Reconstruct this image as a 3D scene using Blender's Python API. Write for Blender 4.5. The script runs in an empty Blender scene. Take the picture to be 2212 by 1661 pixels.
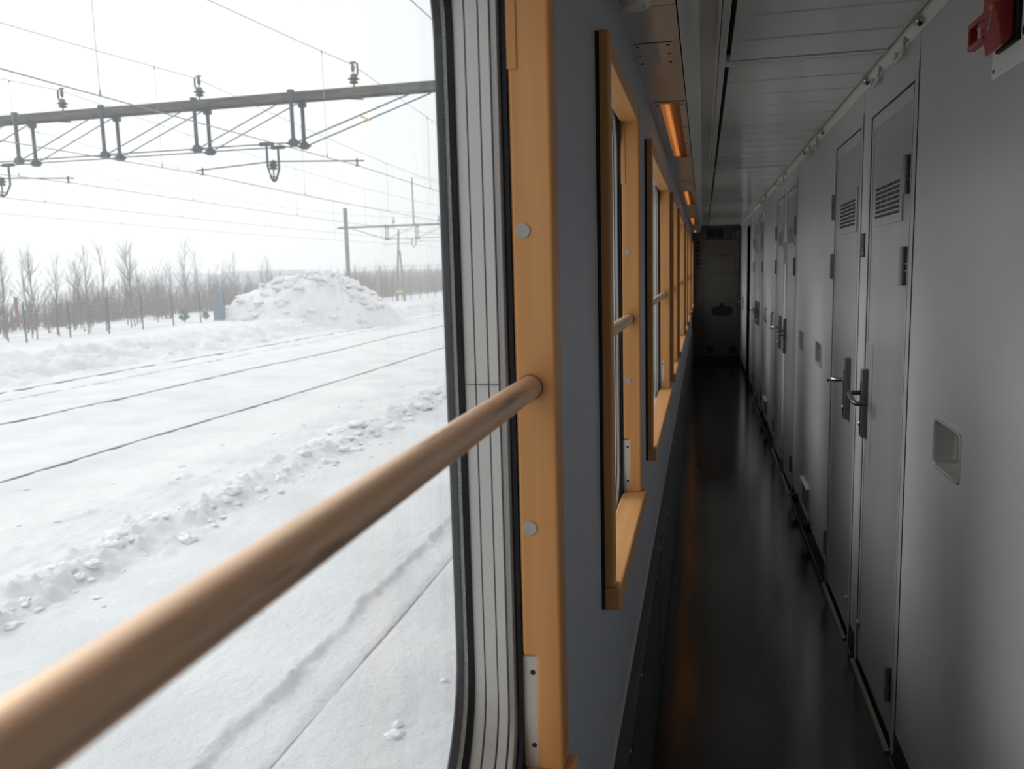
import bpy, math, random
from mathutils import Vector, Matrix, noise

scene = bpy.context.scene
col = scene.collection
EYE = 1.467                      # camera height above the corridor floor (floor = z 0)

# ------------------------------------------------------------------ camera
yaw, pitch, roll, fpx = 0.22845, -0.1345, -0.0268, 1789.0
f0 = Vector((-math.sin(yaw), math.cos(yaw), 0)); r0 = Vector((math.cos(yaw), math.sin(yaw), 0)); u0 = Vector((0, 0, 1))
fw = math.cos(pitch)*f0 + math.sin(pitch)*u0
up = math.cos(pitch)*u0 - math.sin(pitch)*f0
rt = math.cos(roll)*r0 + math.sin(roll)*up
up2 = math.cos(roll)*up - math.sin(roll)*r0
cam_data = bpy.data.cameras.new('camera')
cam = bpy.data.objects.new('camera', cam_data); col.objects.link(cam)
M = Matrix((rt, up2, -fw)).transposed().to_4x4(); M.translation = (0, 0, EYE)
cam.matrix_world = M
cam_data.sensor_width = 36; cam_data.sensor_fit = 'HORIZONTAL'
cam_data.lens = fpx/2212*36
cam_data.clip_start = 0.02; cam_data.clip_end = 2000
cam_data.dof.use_dof = True
cam_data.dof.focus_distance = 1.6
cam_data.dof.aperture_fstop = 7.5
scene.camera = cam

# ------------------------------------------------------------------ world: overcast winter sky
w = bpy.data.worlds.new('overcast_sky'); scene.world = w; w.use_nodes = True
nt = w.node_tree; nt.nodes.clear()
out = nt.nodes.new('ShaderNodeOutputWorld'); bg = nt.nodes.new('ShaderNodeBackground')
tc = nt.nodes.new('ShaderNodeTexCoord'); sp = nt.nodes.new('ShaderNodeSeparateXYZ'); rp = nt.nodes.new('ShaderNodeValToRGB')
nt.links.new(tc.outputs['Generated'], sp.inputs[0]); nt.links.new(sp.outputs['Z'], rp.inputs[0])
rp.color_ramp.elements[0].position = 0.0; rp.color_ramp.elements[0].color = (0.93, 0.95, 0.97, 1)
rp.color_ramp.elements[1].position = 0.9; rp.color_ramp.elements[1].color = (1.0, 1.02, 1.06, 1)
nt.links.new(rp.outputs[0], bg.inputs['Color']); bg.inputs['Strength'].default_value = 0.91
nt.links.new(bg.outputs[0], out.inputs['Surface'])
# the veiled sun behind the cloud: very soft
sun_d = bpy.data.lights.new('veiled_sun', 'SUN'); sun_d.energy = 1.5; sun_d.angle = math.radians(28); sun_d.color = (1.0, 0.97, 0.93)
sun = bpy.data.objects.new('veiled_sun', sun_d); col.objects.link(sun)
sun.rotation_euler = (math.radians(-22), math.radians(-56), 0)
scene.view_settings.view_transform = 'Standard'; scene.view_settings.look = 'None'
scene.view_settings.exposure = 0.45; scene.view_settings.gamma = 1.0; scene.view_settings.use_curve_mapping = False
cy = scene.cycles
cy.use_denoising = True
cy.max_bounces = 12; cy.diffuse_bounces = 6; cy.glossy_bounces = 4; cy.transmission_bounces = 8
cy.transparent_max_bounces = 24; cy.volume_bounces = 1; cy.sample_clamp_indirect = 6.0
cy.caustics_reflective = False; cy.caustics_refractive = False

# ------------------------------------------------------------------ materials
def mat(name, color, rough=0.5, metal=0.0, spec=0.5, var=0.0, vscale=(30, 30, 30), bump=0.0, bscale=60.0, emis=None, estr=0.0, coat=0.0, bstretch=None):
    m = bpy.data.materials.new(name); m.use_nodes = True
    t = m.node_tree; b = t.nodes['Principled BSDF']
    b.inputs['Base Color'].default_value = (*color, 1); b.inputs['Roughness'].default_value = rough
    b.inputs['Metallic'].default_value = metal; b.inputs['Specular IOR Level'].default_value = spec
    b.inputs['Coat Weight'].default_value = coat
    if emis: b.inputs['Emission Color'].default_value = (*emis, 1); b.inputs['Emission Strength'].default_value = estr
    co = t.nodes.new('ShaderNodeTexCoord')
    if var > 0:
        mp = t.nodes.new('ShaderNodeMapping'); mp.inputs['Scale'].default_value = vscale
        n = t.nodes.new('ShaderNodeTexNoise'); n.inputs['Scale'].default_value = 1.0; n.inputs['Detail'].default_value = 5
        r = t.nodes.new('ShaderNodeValToRGB')
        r.color_ramp.elements[0].position = 0.3; r.color_ramp.elements[1].position = 0.7
        r.color_ramp.elements[0].color = (*[c*(1-var) for c in color], 1)
        r.color_ramp.elements[1].color = (*[min(1, c*(1+var)) for c in color], 1)
        t.links.new(co.outputs['Object'], mp.inputs[0]); t.links.new(mp.outputs[0], n.inputs['Vector'])
        t.links.new(n.outputs[0], r.inputs[0]); t.links.new(r.outputs[0], b.inputs['Base Color'])
    if bump > 0:
        n2 = t.nodes.new('ShaderNodeTexNoise'); n2.inputs['Scale'].default_value = bscale; n2.inputs['Detail'].default_value = 4
        mp2 = t.nodes.new('ShaderNodeMapping')
        if bstretch: mp2.inputs['Scale'].default_value = bstretch
        bp = t.nodes.new('ShaderNodeBump'); bp.inputs['Strength'].default_value = bump; bp.inputs['Distance'].default_value = 0.01
        t.links.new(co.outputs['Object'], mp2.inputs[0]); t.links.new(mp2.outputs[0], n2.inputs['Vector'])
        t.links.new(n2.outputs[0], bp.inputs['Height']); t.links.new(bp.outputs[0], b.inputs['Normal'])
    return m

def wood_mat(name, base, dark, grain=(60, 60, 3)):
    m = bpy.data.materials.new(name); m.use_nodes = True
    t = m.node_tree; b = t.nodes['Principled BSDF']
    co = t.nodes.new('ShaderNodeTexCoord'); mp = t.nodes.new('ShaderNodeMapping'); mp.inputs['Scale'].default_value = grain
    n = t.nodes.new('ShaderNodeTexNoise'); n.inputs['Scale'].default_value = 1; n.inputs['Detail'].default_value = 6; n.inputs['Distortion'].default_value = 0.6
    r = t.nodes.new('ShaderNodeValToRGB'); r.color_ramp.elements[0].position = 0.25; r.color_ramp.elements[1].position = 0.7
    r.color_ramp.elements[0].color = (*dark, 1); r.color_ramp.elements[1].color = (*base, 1)
    t.links.new(co.outputs['Object'], mp.inputs[0]); t.links.new(mp.outputs[0], n.inputs['Vector'])
    t.links.new(n.outputs[0], r.inputs[0]); t.links.new(r.outputs[0], b.inputs['Base Color'])
    b.inputs['Roughness'].default_value = 0.38; b.inputs['Specular IOR Level'].default_value = 0.4
    bp = t.nodes.new('ShaderNodeBump'); bp.inputs['Strength'].default_value = 0.08; bp.inputs['Distance'].default_value = 0.002
    t.links.new(n.outputs[0], bp.inputs['Height']); t.links.new(bp.outputs[0], b.inputs['Normal'])
    return m

def glass_mat():
    m = bpy.data.materials.new('window_glass'); m.use_nodes = True
    t = m.node_tree; t.nodes.clear()
    o = t.nodes.new('ShaderNodeOutputMaterial'); mx = t.nodes.new('ShaderNodeMixShader')
    tr = t.nodes.new('ShaderNodeBsdfTransparent'); tr.inputs[0].default_value = (0.975, 0.99, 0.985, 1)
    gl = t.nodes.new('ShaderNodeBsdfGlossy'); gl.inputs['Roughness'].default_value = 0.02
    lw = t.nodes.new('ShaderNodeLayerWeight'); lw.inputs['Blend'].default_value = 0.5
    pw = t.nodes.new('ShaderNodeMath'); pw.operation = 'POWER'; pw.inputs[1].default_value = 5.0
    ma = t.nodes.new('ShaderNodeMath'); ma.operation = 'MULTIPLY_ADD'; ma.inputs[1].default_value = 0.5; ma.inputs[2].default_value = 0.03
    t.links.new(lw.outputs['Facing'], pw.inputs[0]); t.links.new(pw.outputs[0], ma.inputs[0]); t.links.new(ma.outputs[0], mx.inputs[0]); t.links.new(tr.outputs[0], mx.inputs[1]); t.links.new(gl.outputs[0], mx.inputs[2])
    t.links.new(mx.outputs[0], o.inputs[0])
    return m

def lens_mat():
    m = bpy.data.materials.new('ribbed_lamp_lens'); m.use_nodes = True
    t = m.node_tree; t.nodes.clear()
    o = t.nodes.new('ShaderNodeOutputMaterial'); mx = t.nodes.new('ShaderNodeMixShader'); mx.inputs[0].default_value = 0.22
    tr = t.nodes.new('ShaderNodeBsdfTransparent'); tr.inputs[0].default_value = (0.88, 0.78, 0.64, 1)
    tl = t.nodes.new('ShaderNodeBsdfTranslucent'); tl.inputs[0].default_value = (0.62, 0.50, 0.36, 1)
    mx2 = t.nodes.new('ShaderNodeMixShader'); mx2.inputs[0].default_value = 0.08
    gl = t.nodes.new('ShaderNodeBsdfGlossy'); gl.inputs['Roughness'].default_value = 0.15
    t.links.new(tr.outputs[0], mx.inputs[1]); t.links.new(tl.outputs[0], mx.inputs[2])
    t.links.new(mx.outputs[0], mx2.inputs[1]); t.links.new(gl.outputs[0], mx2.inputs[2]); t.links.new(mx2.outputs[0], o.inputs[0])
    return m

def floor_mat():
    m = mat('dark_linoleum', (0.015, 0.0145, 0.013), 0.3, spec=0.75, var=0.35, vscale=(3, 1.2, 3), bump=0.03, bscale=90)
    t = m.node_tree; b = t.nodes['Principled BSDF']
    co = t.nodes.new('ShaderNodeTexCoord'); n = t.nodes.new('ShaderNodeTexNoise'); n.inputs['Scale'].default_value = 7; n.inputs['Detail'].default_value = 8
    mr = t.nodes.new('ShaderNodeMapRange'); mr.inputs['To Min'].default_value = 0.07; mr.inputs['To Max'].default_value = 0.18
    t.links.new(co.outputs['Object'], n.inputs['Vector']); t.links.new(n.outputs[0], mr.inputs['Value']); t.links.new(mr.outputs[0], b.inputs['Roughness'])
    return m

def perforated_mat():
    m = bpy.data.materials.new('perforated_grey_metal'); m.use_nodes = True
    t = m.node_tree; b = t.nodes['Principled BSDF']
    co = t.nodes.new('ShaderNodeTexCoord'); mp = t.nodes.new('ShaderNodeMapping')
    mp.inputs['Rotation'].default_value = (0, 0, 0)
    sx = t.nodes.new('ShaderNodeSeparateXYZ'); cb = t.nodes.new('ShaderNodeCombineXYZ')
    t.links.new(co.outputs['Object'], sx.inputs[0]); t.links.new(sx.outputs['Y'], cb.inputs['X']); t.links.new(sx.outputs['Z'], cb.inputs['Y'])
    br = t.nodes.new('ShaderNodeTexBrick'); br.inputs['Scale'].default_value = 1.0
    br.inputs['Brick Width'].default_value = 0.030; br.inputs['Row Height'].default_value = 0.013
    br.inputs['Mortar Size'].default_value = 0.004; br.inputs['Mortar Smooth'].default_value = 0.1
    br.inputs['Color1'].default_value = (0.006, 0.006, 0.007, 1); br.inputs['Color2'].default_value = (0.006, 0.006, 0.007, 1)
    br.inputs['Mortar'].default_value = (0.06, 0.065, 0.072, 1)
    t.links.new(cb.outputs[0], br.inputs['Vector']); t.links.new(br.outputs['Color'], b.inputs['Base Color'])
    b.inputs['Roughness'].default_value = 0.5
    return m

def snow_mat():
    m = bpy.data.materials.new('wind_packed_snow'); m.use_nodes = True
    t = m.node_tree; b = t.nodes['Principled BSDF']
    co = t.nodes.new('ShaderNodeTexCoord'); n = t.nodes.new('ShaderNodeTexNoise'); n.inputs['Scale'].default_value = 0.8; n.inputs['Detail'].default_value = 8
    r = t.nodes.new('ShaderNodeValToRGB'); r.color_ramp.elements[0].position = 0.3; r.color_ramp.elements[1].position = 0.6
    r.color_ramp.elements[0].color = (0.69, 0.695, 0.715, 1); r.color_ramp.elements[1].color = (0.80, 0.80, 0.805, 1)
    t.links.new(co.outputs['Object'], n.inputs['Vector']); t.links.new(n.outputs[0], r.inputs[0]); t.links.new(r.outputs[0], b.inputs['Base Color'])
    b.inputs['Roughness'].default_value = 0.7; b.inputs['Specular IOR Level'].default_value = 0.2
    n2 = t.nodes.new('ShaderNodeTexNoise'); n2.inputs['Scale'].default_value = 9; n2.inputs['Detail'].default_value = 10; n2.inputs['Roughness'].default_value = 0.65
    bp = t.nodes.new('ShaderNodeBump'); bp.inputs['Strength'].default_value = 0.8; bp.inputs['Distance'].default_value = 0.06
    t.links.new(co.outputs['Object'], n2.inputs['Vector']); t.links.new(n2.outputs[0], bp.inputs['Height']); t.links.new(bp.outputs[0], b.inputs['Normal'])
    return m

def worn_steel():
    m = mat('worn_bronze_steel', (0.74, 0.47, 0.28), 0.40, metal=0.45)
    t = m.node_tree; b = t.nodes['Principled BSDF']; co = t.nodes.new('ShaderNodeTexCoord'); mp = t.nodes.new('ShaderNodeMapping'); mp.inputs['Scale'].default_value = (60, 5, 60)
    n = t.nodes.new('ShaderNodeTexNoise'); n.inputs['Scale'].default_value = 1; n.inputs['Detail'].default_value = 5; n.inputs['Distortion'].default_value = 0.4
    r = t.nodes.new('ShaderNodeValToRGB'); e = r.color_ramp.elements
    e[0].position = 0.30; e[0].color = (0.20, 0.14, 0.10, 1); e[1].position = 0.38; e[1].color = (0.78, 0.53, 0.35, 1)
    q = r.color_ramp.elements.new(0.7); q.color = (0.86, 0.60, 0.40, 1)
    t.links.new(co.outputs['Object'], mp.inputs[0]); t.links.new(mp.outputs[0], n.inputs['Vector']); t.links.new(n.outputs[0], r.inputs[0]); t.links.new(r.outputs[0], b.inputs['Base Color'])
    return m
MT = dict(
    wall=mat('grey_wall_laminate', (0.48, 0.48, 0.48), 0.36, var=0.03, vscale=(6, 6, 6), bump=0.04, bscale=400),
    wall_l=mat('blue_grey_wall_laminate', (0.44, 0.465, 0.52), 0.45, var=0.03, vscale=(6, 6, 6), bump=0.04, bscale=400),
    ceil=mat('grey_painted_ceiling', (0.62, 0.62, 0.595), 0.16, var=0.02, bump=0.015, bscale=12),
    cove=mat('beige_grey_panel', (0.56, 0.54, 0.49), 0.25, metal=0.35, var=0.03, vscale=(8, 2, 8)),
    rail=mat('cream_plastic', (0.56, 0.55, 0.50), 0.45),
    alu=mat('satin_aluminium_frame', (0.60, 0.595, 0.575), 0.40, metal=0.25),
    alu2=mat('polished_aluminium_bead', (0.22, 0.20, 0.19), 0.3, metal=0.8),
    groove=mat('dark_groove', (0.10, 0.085, 0.10), 0.6),
    rubber=mat('black_rubber', (0.006, 0.007, 0.010), 0.55, spec=0.3),
    strip=mat('speckled_glazing_spacer', (0.42, 0.46, 0.44), 0.7, var=0.35, vscale=(500, 500, 500)),
    seal=mat('dark_grey_sealant', (0.10, 0.10, 0.11), 0.35, var=0.15, vscale=(50, 50, 8)),
    wood_v=wood_mat('varnished_beech', (0.68, 0.335, 0.12), (0.58, 0.26, 0.08), (45, 45, 2.0)),
    wood_h=wood_mat('varnished_beech_sill', (0.70, 0.36, 0.135), (0.60, 0.28, 0.095), (45, 2.0, 45)),
    steel=worn_steel(), steel_plain=mat('satin_bronze_steel', (0.74, 0.47, 0.28), 0.30, metal=0.35, var=0.16, vscale=(45, 4, 45)),
    chrome=mat('chrome', (0.55, 0.55, 0.56), 0.15, metal=1.0),
    cap=mat('grey_plastic_cap', (0.40, 0.385, 0.36), 0.5),
    door=mat('grey_blue_door_laminate', (0.315, 0.32, 0.33), 0.24, var=0.06, vscale=(5, 5, 0.8)),
    dframe=mat('grey_door_frame', (0.41, 0.42, 0.44), 0.28),
    dark=mat('dark_recess', (0.012, 0.012, 0.013), 0.7),
    gun=mat('gunmetal_handle', (0.10, 0.10, 0.10), 0.35, metal=0.6),
    gunp=mat('gunmetal_plate', (0.16, 0.16, 0.17), 0.4, metal=0.5),
    hinge=mat('blue_grey_hinge', (0.19, 0.20, 0.215), 0.4, metal=0.4),
    floor=floor_mat(),
    base=mat('black_skirting', (0.012, 0.012, 0.013), 0.5),
    heater=mat('dark_grey_metal', (0.055, 0.06, 0.068), 0.4, var=0.05),
    perf=perforated_mat(),
    screw=mat('dull_screw', (0.25, 0.24, 0.22), 0.4, metal=0.7),
    white=mat('white_plastic', (0.72, 0.72, 0.69), 0.45),
    pull=mat('grey_green_plastic', (0.36, 0.37, 0.34), 0.25),
    red=mat('red_plastic', (0.27, 0.012, 0.012), 0.35),
    redd=mat('dark_red_plastic', (0.06, 0.006, 0.010), 0.4),
    orange=mat('orange_seal', (0.55, 0.12, 0.02), 0.4),
    brass=mat('old_brass', (0.30, 0.28, 0.18), 0.3, metal=0.8),
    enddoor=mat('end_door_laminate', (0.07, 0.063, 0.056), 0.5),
    green=mat('dark_green_sign', (0.004, 0.018, 0.011), 0.4), dim=mat('dull_print', (0.13, 0.145, 0.13), 0.5),
    pale=mat('pale_print', (0.35, 0.37, 0.34), 0.5),
    glass=glass_mat(), lens=lens_mat(),
    ribs=mat('amber_lamp_ribs', (0.50, 0.33, 0.18), 0.4),
    tube=mat('warm_lamp_tube', (0.9, 0.8, 0.6), 0.5, emis=(1.0, 0.50, 0.20), estr=5.0),
    reflector=mat('lamp_reflector', (0.24, 0.17, 0.11), 0.4, metal=0.2),
    snow=snow_mat(),
    gal=mat('galvanised_steel', (0.06, 0.075, 0.09), 0.6, metal=0.2, var=0.25, vscale=(8, 8, 8)),
    rust=mat('rusty_beam_steel', (0.075, 0.068, 0.064), 0.7, var=0.6, vscale=(1.5, 12, 12)),
    ins=mat('brown_porcelain', (0.09, 0.08, 0.09), 0.3),
    wire=mat('contact_wire', (0.22, 0.23, 0.21), 0.5),
    wire2=mat('weathered_wire', (0.30, 0.31, 0.30), 0.6),
    railm=mat('rail_steel', (0.10, 0.105, 0.115), 0.5, metal=0.3),
    lump=mat('clod_snow', (0.78, 0.785, 0.80), 0.75, spec=0.2, var=0.05, vscale=(2, 2, 2)),
    frost=mat('frosted_rail_steel', (0.42, 0.43, 0.45), 0.6, var=0.3, vscale=(20, 6, 20)),
    bark=mat('grey_brown_bark', (0.13, 0.11, 0.10), 0.85, var=0.2, vscale=(4, 4, 4)),
    twig=mat('brown_twigs', (0.17, 0.135, 0.12), 0.9),
    pine=mat('pine_needles', (0.09, 0.15, 0.09), 0.8, var=0.3, vscale=(9, 9, 9)),
    yellow=mat('yellow_marker', (0.75, 0.48, 0.05), 0.5),
    bld=mat('pale_building_wall', (0.36, 0.38, 0.44), 0.8), roof=mat('snowy_roof', (0.50, 0.53, 0.56), 0.8),
    bwin=mat('building_windows', (0.25, 0.28, 0.33), 0.4), brick=mat('brownish_brick', (0.30, 0.20, 0.16), 0.8, var=0.2),
    redpost=mat('red_marker_post', (0.30, 0.05, 0.05), 0.6), body=mat('train_body_paint', (0.05, 0.05, 0.06), 0.5),
    cab=mat('blue_grey_cabinet', (0.13, 0.17, 0.22), 0.5), timber=mat('weathered_pole_wood', (0.16, 0.14, 0.13), 0.8),
)

# ------------------------------------------------------------------ mesh builder
class MB:
    def __init__(s): s.v = []; s.f = []; s.m = []; s.cur = 0; s.sm = []
    def add(s, vs, fs, smooth=False):
        b = len(s.v); s.v += [tuple(p) for p in vs]
        for f in fs: s.f.append([b+i for i in f]); s.m.append(s.cur); s.sm.append(smooth)
        return s
    def box(s, x0, x1, y0, y1, z0, z1):
        vs = [(x, y, z) for x in (x0, x1) for y in (y0, y1) for z in (z0, z1)]
        s.add(vs, [(0, 1, 3, 2), (4, 6, 7, 5), (0, 4, 5, 1), (2, 3, 7, 6), (0, 2, 6, 4), (1, 5, 7, 3)]); return s
    def cyl(s, a, b, r, r2=None, n=12, caps=True):
        a = Vector(a); b = Vector(b); r2 = r if r2 is None else r2
        d = (b-a).normalized(); t = Vector((0, 0, 1)) if abs(d.z) < 0.9 else Vector((1, 0, 0))
        e1 = d.cross(t).normalized(); e2 = d.cross(e1)
        vs = []
        for c, rr in ((a, r), (b, r2)):
            for i in range(n):
                an = 2*math.pi*i/n; vs.append(c + e1*math.cos(an)*rr + e2*math.sin(an)*rr)
        fs = [(i, (i+1) % n, n+(i+1) % n, n+i) for i in range(n)]
        s.add(vs, fs, True)
        if caps: s.add(vs[:n], [list(range(n))[::-1]]); s.add(vs[n:], [list(range(n))])
        return s
    def tube(s, pts, r, n=8):
        pts = [Vector(p) for p in pts]; rings = []
        for i, p in enumerate(pts):
            d = (pts[min(i+1, len(pts)-1)]-pts[max(i-1, 0)]).normalized()
            t = Vector((0, 0, 1)) if abs(d.z) < 0.9 else Vector((1, 0, 0))
            e1 = d.cross(t).normalized(); e2 = d.cross(e1); rr = r[i] if isinstance(r, (list, tuple)) else r
            rings.append([p+e1*math.cos(2*math.pi*k/n)*rr+e2*math.sin(2*math.pi*k/n)*rr for k in range(n)])
        s.loft(rings, True); s.add(rings[0], [list(range(n))[::-1]]); s.add(rings[-1], [list(range(n))]); return s
    def loft(s, rings, smooth=False, closed=True):
        n = len(rings[0]); vs = [p for r in rings for p in r]; fs = []
        for k in range(len(rings)-1):
            for i in range(n if closed else n-1):
                j = (i+1) % n; fs.append((k*n+i, k*n+j, (k+1)*n+j, (k+1)*n+i))
        s.add(vs, fs, smooth); return s
    def lathe(s, c, prof, n=16, axis='z'):
        c = Vector(c); rings = []
        for r, h in prof:
            ring = []
            for k in range(n):
                a = 2*math.pi*k/n; p = (r*math.cos(a), r*math.sin(a), h)
                if axis == 'x': p = (h, r*math.cos(a), r*math.sin(a))
                if axis == 'y': p = (r*math.cos(a), h, r*math.sin(a))
                ring.append(c+Vector(p))
            rings.append(ring)
        s.loft(rings, True); s.add(rings[0], [list(range(n))[::-1]]); s.add(rings[-1], [list(range(n))]); return s
    def poly(s, pts): s.add(pts, [list(range(len(pts)))]); return s
    def prism(s, pts, d):
        d = Vector(d); a = [Vector(p) for p in pts]; b = [p+d for p in a]; n = len(a)
        s.add(a+b, [list(range(n))[::-1], [n+i for i in range(n)]] + [(i, (i+1) % n, n+(i+1) % n, n+i) for i in range(n)]); return s
    def build(s, name, mats, parent=None, bevel=0, seg=2, kind=None, origin=None):
        me = bpy.data.meshes.new(name)
        o_ = Vector(origin) if origin else Vector((0, 0, 0))
        me.from_pydata([tuple(Vector(v)-o_) for v in s.v], [], s.f)
        if not isinstance(mats, (list, tuple)): mats = [mats]
        for m in mats: me.materials.append(m)
        me.polygons.foreach_set('material_index', s.m); me.polygons.foreach_set('use_smooth', s.sm); me.update()
        o = bpy.data.objects.new(name, me); col.objects.link(o)
        if parent: o.parent = parent; o.matrix_parent_inverse = Matrix.Identity(4); o.location = o_ - parent_world(parent)
        else: o.location = o_
        if bevel:
            md = o.modifiers.new('bevel', 'BEVEL'); md.width = bevel; md.segments = seg; md.limit_method = 'ANGLE'; md.angle_limit = math.radians(40)
        if kind: o['kind'] = kind
        return o

def parent_world(o):
    p = Vector((0, 0, 0))
    while o: p = p + o.location; o = o.parent
    return p
def tag(o, label, cat, group=None, kind=None):
    o['label'] = label; o['category'] = cat
    if group: o['group'] = group
    if kind: o['kind'] = kind
    return o
def empty(name, loc=(0, 0, 0), kind=None):
    o = bpy.data.objects.new(name, None); col.objects.link(o); o.location = loc; o.empty_display_size = 0.05
    if kind: o['kind'] = kind
    return o
def copy_tree(o, parent=None):
    c = o.copy(); col.objects.link(c)
    if parent: c.parent = parent
    for ch in list(o.children): copy_tree(ch, c)
    return c
ORD = ['nearest', 'second', 'third', 'fourth', 'fifth', 'sixth', 'seventh', 'eighth', 'ninth', 'tenth', 'eleventh', 'twelfth']

def rrect(y0, y1, z0, z1, rb, rtp, x, n=8):
    """rounded rectangle loop in a plane of constant x; bottom and top corner radii"""
    pts = []
    for (cy_, cz_, r, a0) in ((y1-rtp, z1-rtp, rtp, 0), (y0+rtp, z1-rtp, rtp, 90), (y0+rb, z0+rb, rb, 180), (y1-rb, z0+rb, rb, 270)):
        for k in range(n+1):
            a = math.radians(a0+90*k/n); pts.append((x, cy_+r*math.cos(a), cz_+r*math.sin(a)))
    return pts
def grid_boxes(mb, x0, x1, ys, zs, holes):
    """solid slab split into cells, leaving out the hole rectangles (y0,y1,z0,z1)"""
    for i in range(len(ys)-1):
        z_start = None
        for j in range(len(zs)-1):
            cyy = (ys[i]+ys[i+1])/2; czz = (zs[j]+zs[j+1])/2
            hole = any(h[0] < cyy < h[1] and h[2] < czz < h[3] for h in holes)
            if not hole: mb.box(x0, x1, ys[i], ys[i+1], zs[j], zs[j+1])

Y_BACK, Y_END = -1.6, 13.3
# ------------------------------------------------------------------ floor, ceiling
fl = MB().box(-0.30, 0.70, Y_BACK-0.1, Y_END+0.1, -0.06, 0.0).build('floor', MT['floor'], kind='structure')
cl = MB()
CJ = [-0.12, 2.80, 5.72, 8.64, 11.56]
y = Y_BACK
k = 0
ys = []
for j in range(len(CJ)):
    a = CJ[j]+0.035; b = (CJ[j+1] if j+1 < len(CJ) else Y_END+0.2)-0.035
    n = max(1, round((b-a)/0.2325)); st = (b-a)/n
    for q in range(n): ys.append((a+q*st, a+(q+1)*st))
n = 6; a, b = Y_BACK, CJ[0]-0.035
for q in range(n): ys.append((a+q*(b-a)/n, a+(q+1)*(b-a)/n))
for a, b in ys:
    # each slat: flat face with a lip on its near edge
    prof = [(a+0.001, 2.112), (a+0.001, 2.101), (a+0.010, 2.101), (a+0.012, 2.097), (b-0.007, 2.097), (b-0.007, 2.112)]
    cl.prism([(0.078, yy, zz) for yy, zz in prof], (0.452, 0, 0))
cl.box(-0.32, 0.62, Y_BACK-0.1, Y_END+0.1, 2.16, 2.22)
cl.build('ceiling', MT['ceil'], kind='structure')
tr = MB()
tr.box(0.044, 0.064, Y_BACK, Y_END, 2.092, 2.125)            # left edge strip of the slatted field
tr.box(0.530, 0.534, Y_BACK, Y_END, 2.097, 2.125)
for c in CJ:
    tr.box(0.064, 0.534, c-0.032, c-0.004, 2.094, 2.12); tr.box(0.064, 0.534, c+0.004, c+0.032, 2.094, 2.12)
    tr.box(0.064, 0.534, c-0.004, c+0.004, 2.100, 2.12)
tr.build('trim_1', MT['ceil'], kind='structure', bevel=0.0015)
MB().box(0.060, 0.536, Y_BACK, Y_END, 2.122, 2.14).build('trim_2', MT['dark'], kind='structure')
# white rail at the right of the ceiling
rl = MB()
rl.prism([(0.541, Y_BACK, 2.096), (0.543, Y_BACK, 2.090), (0.558, Y_BACK, 2.070), (0.560, Y_BACK, 2.070), (0.560, Y_BACK, 2.13), (0.541, Y_BACK, 2.13)], (0, Y_END-Y_BACK, 0))
rl.build('trim_3', MT['rail'], kind='structure')

# cove on the left: lamp panel, sloping face, flat, lip, in lengths with thin joints
LZ = 1.997
SEAMS = [Y_BACK, -0.42, 1.00, 2.80, 4.23, 5.29, 6.00, 7.42, 8.50, 9.24, 10.66, 12.0, Y_END]
cv = MB()
for a, b in zip(SEAMS[:-1], SEAMS[1:]):
    a2, b2 = a+0.0015, b-0.0015
    P = [(-0.054, LZ), (-0.013, 2.108), (0.036, 2.110), (0.036, 2.092), (0.042, 2.092), (0.042, 2.14), (-0.054, 2.14)]
    cv.prism([(px_, a2, pz_) for px_, pz_ in P], (0, b2-a2, 0))
cv.build('trim_4', MT['ceil'], kind='structure', bevel=0.001)
# bottom panel of the cove with openings for the lamps
LAMPS = [(-0.42, 1.00), (2.80, 4.22), (6.02, 7.42), (9.26, 10.66), (12.35, 13.25)]
cb = MB()
edges = [Y_BACK] + [e for L in LAMPS for e in L] + [Y_END]
for i in range(0, len(edges), 2):
    a, b = edges[i], edges[i+1]
    cuts = [a] + [s_ for s_ in (1.8, 5.29, 8.50, 12.0) if a < s_ < b] + [b]
    for c, d in zip(cuts[:-1], cuts[1:]): cb.box(-0.185, -0.057, c+0.002, d-0.002, LZ, LZ+0.012)
for a, b in LAMPS:
    cb.box(-0.185, -0.158, a, b, LZ+0.004, LZ+0.014)
    cb.box(-0.060, -0.057, a, b, LZ, LZ+0.012)
cb.build('trim_5', MT['cove'], kind='structure', bevel=0.0008)
MB().box(-0.30, -0.05, Y_BACK, Y_END, 2.10, 2.15).build('trim_6', MT['dark'], kind='structure')

# ------------------------------------------------------------------ left wall with window openings
WIN = [(-0.50, 0.889), (1.399, 2.090), (2.57, 3.955), (4.42, 5.10), (5.63, 7.02), (7.62, 8.28), (8.78, 10.12), (10.62, 11.30), (11.76, 13.10)]
WZ0, WZ1 = EYE-0.598, EYE+0.385       # outer wooden frame
holes = [(a+0.018, b-0.018, WZ0+0.01, WZ1-0.018) for a, b in WIN]
ysl = sorted(set([Y_BACK, Y_END] + [v for h in holes for v in h[:2]]))
wl = MB(); grid_boxes(wl, -0.2688, -0.172, ysl, [0.0, WZ0+0.01, WZ1-0.018, 2.10], holes)
wl.build('wall_left', MT['wall_l'], kind='structure')
# panel joints below the windows
j = MB()
for yy in (1.745, 4.72, 7.95, 10.95): j.box(-0.1722, -0.1716, yy-0.0012, yy+0.0012, 0.50, WZ0)
j.build('trim_7', MT['groove'], kind='structure')
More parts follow.
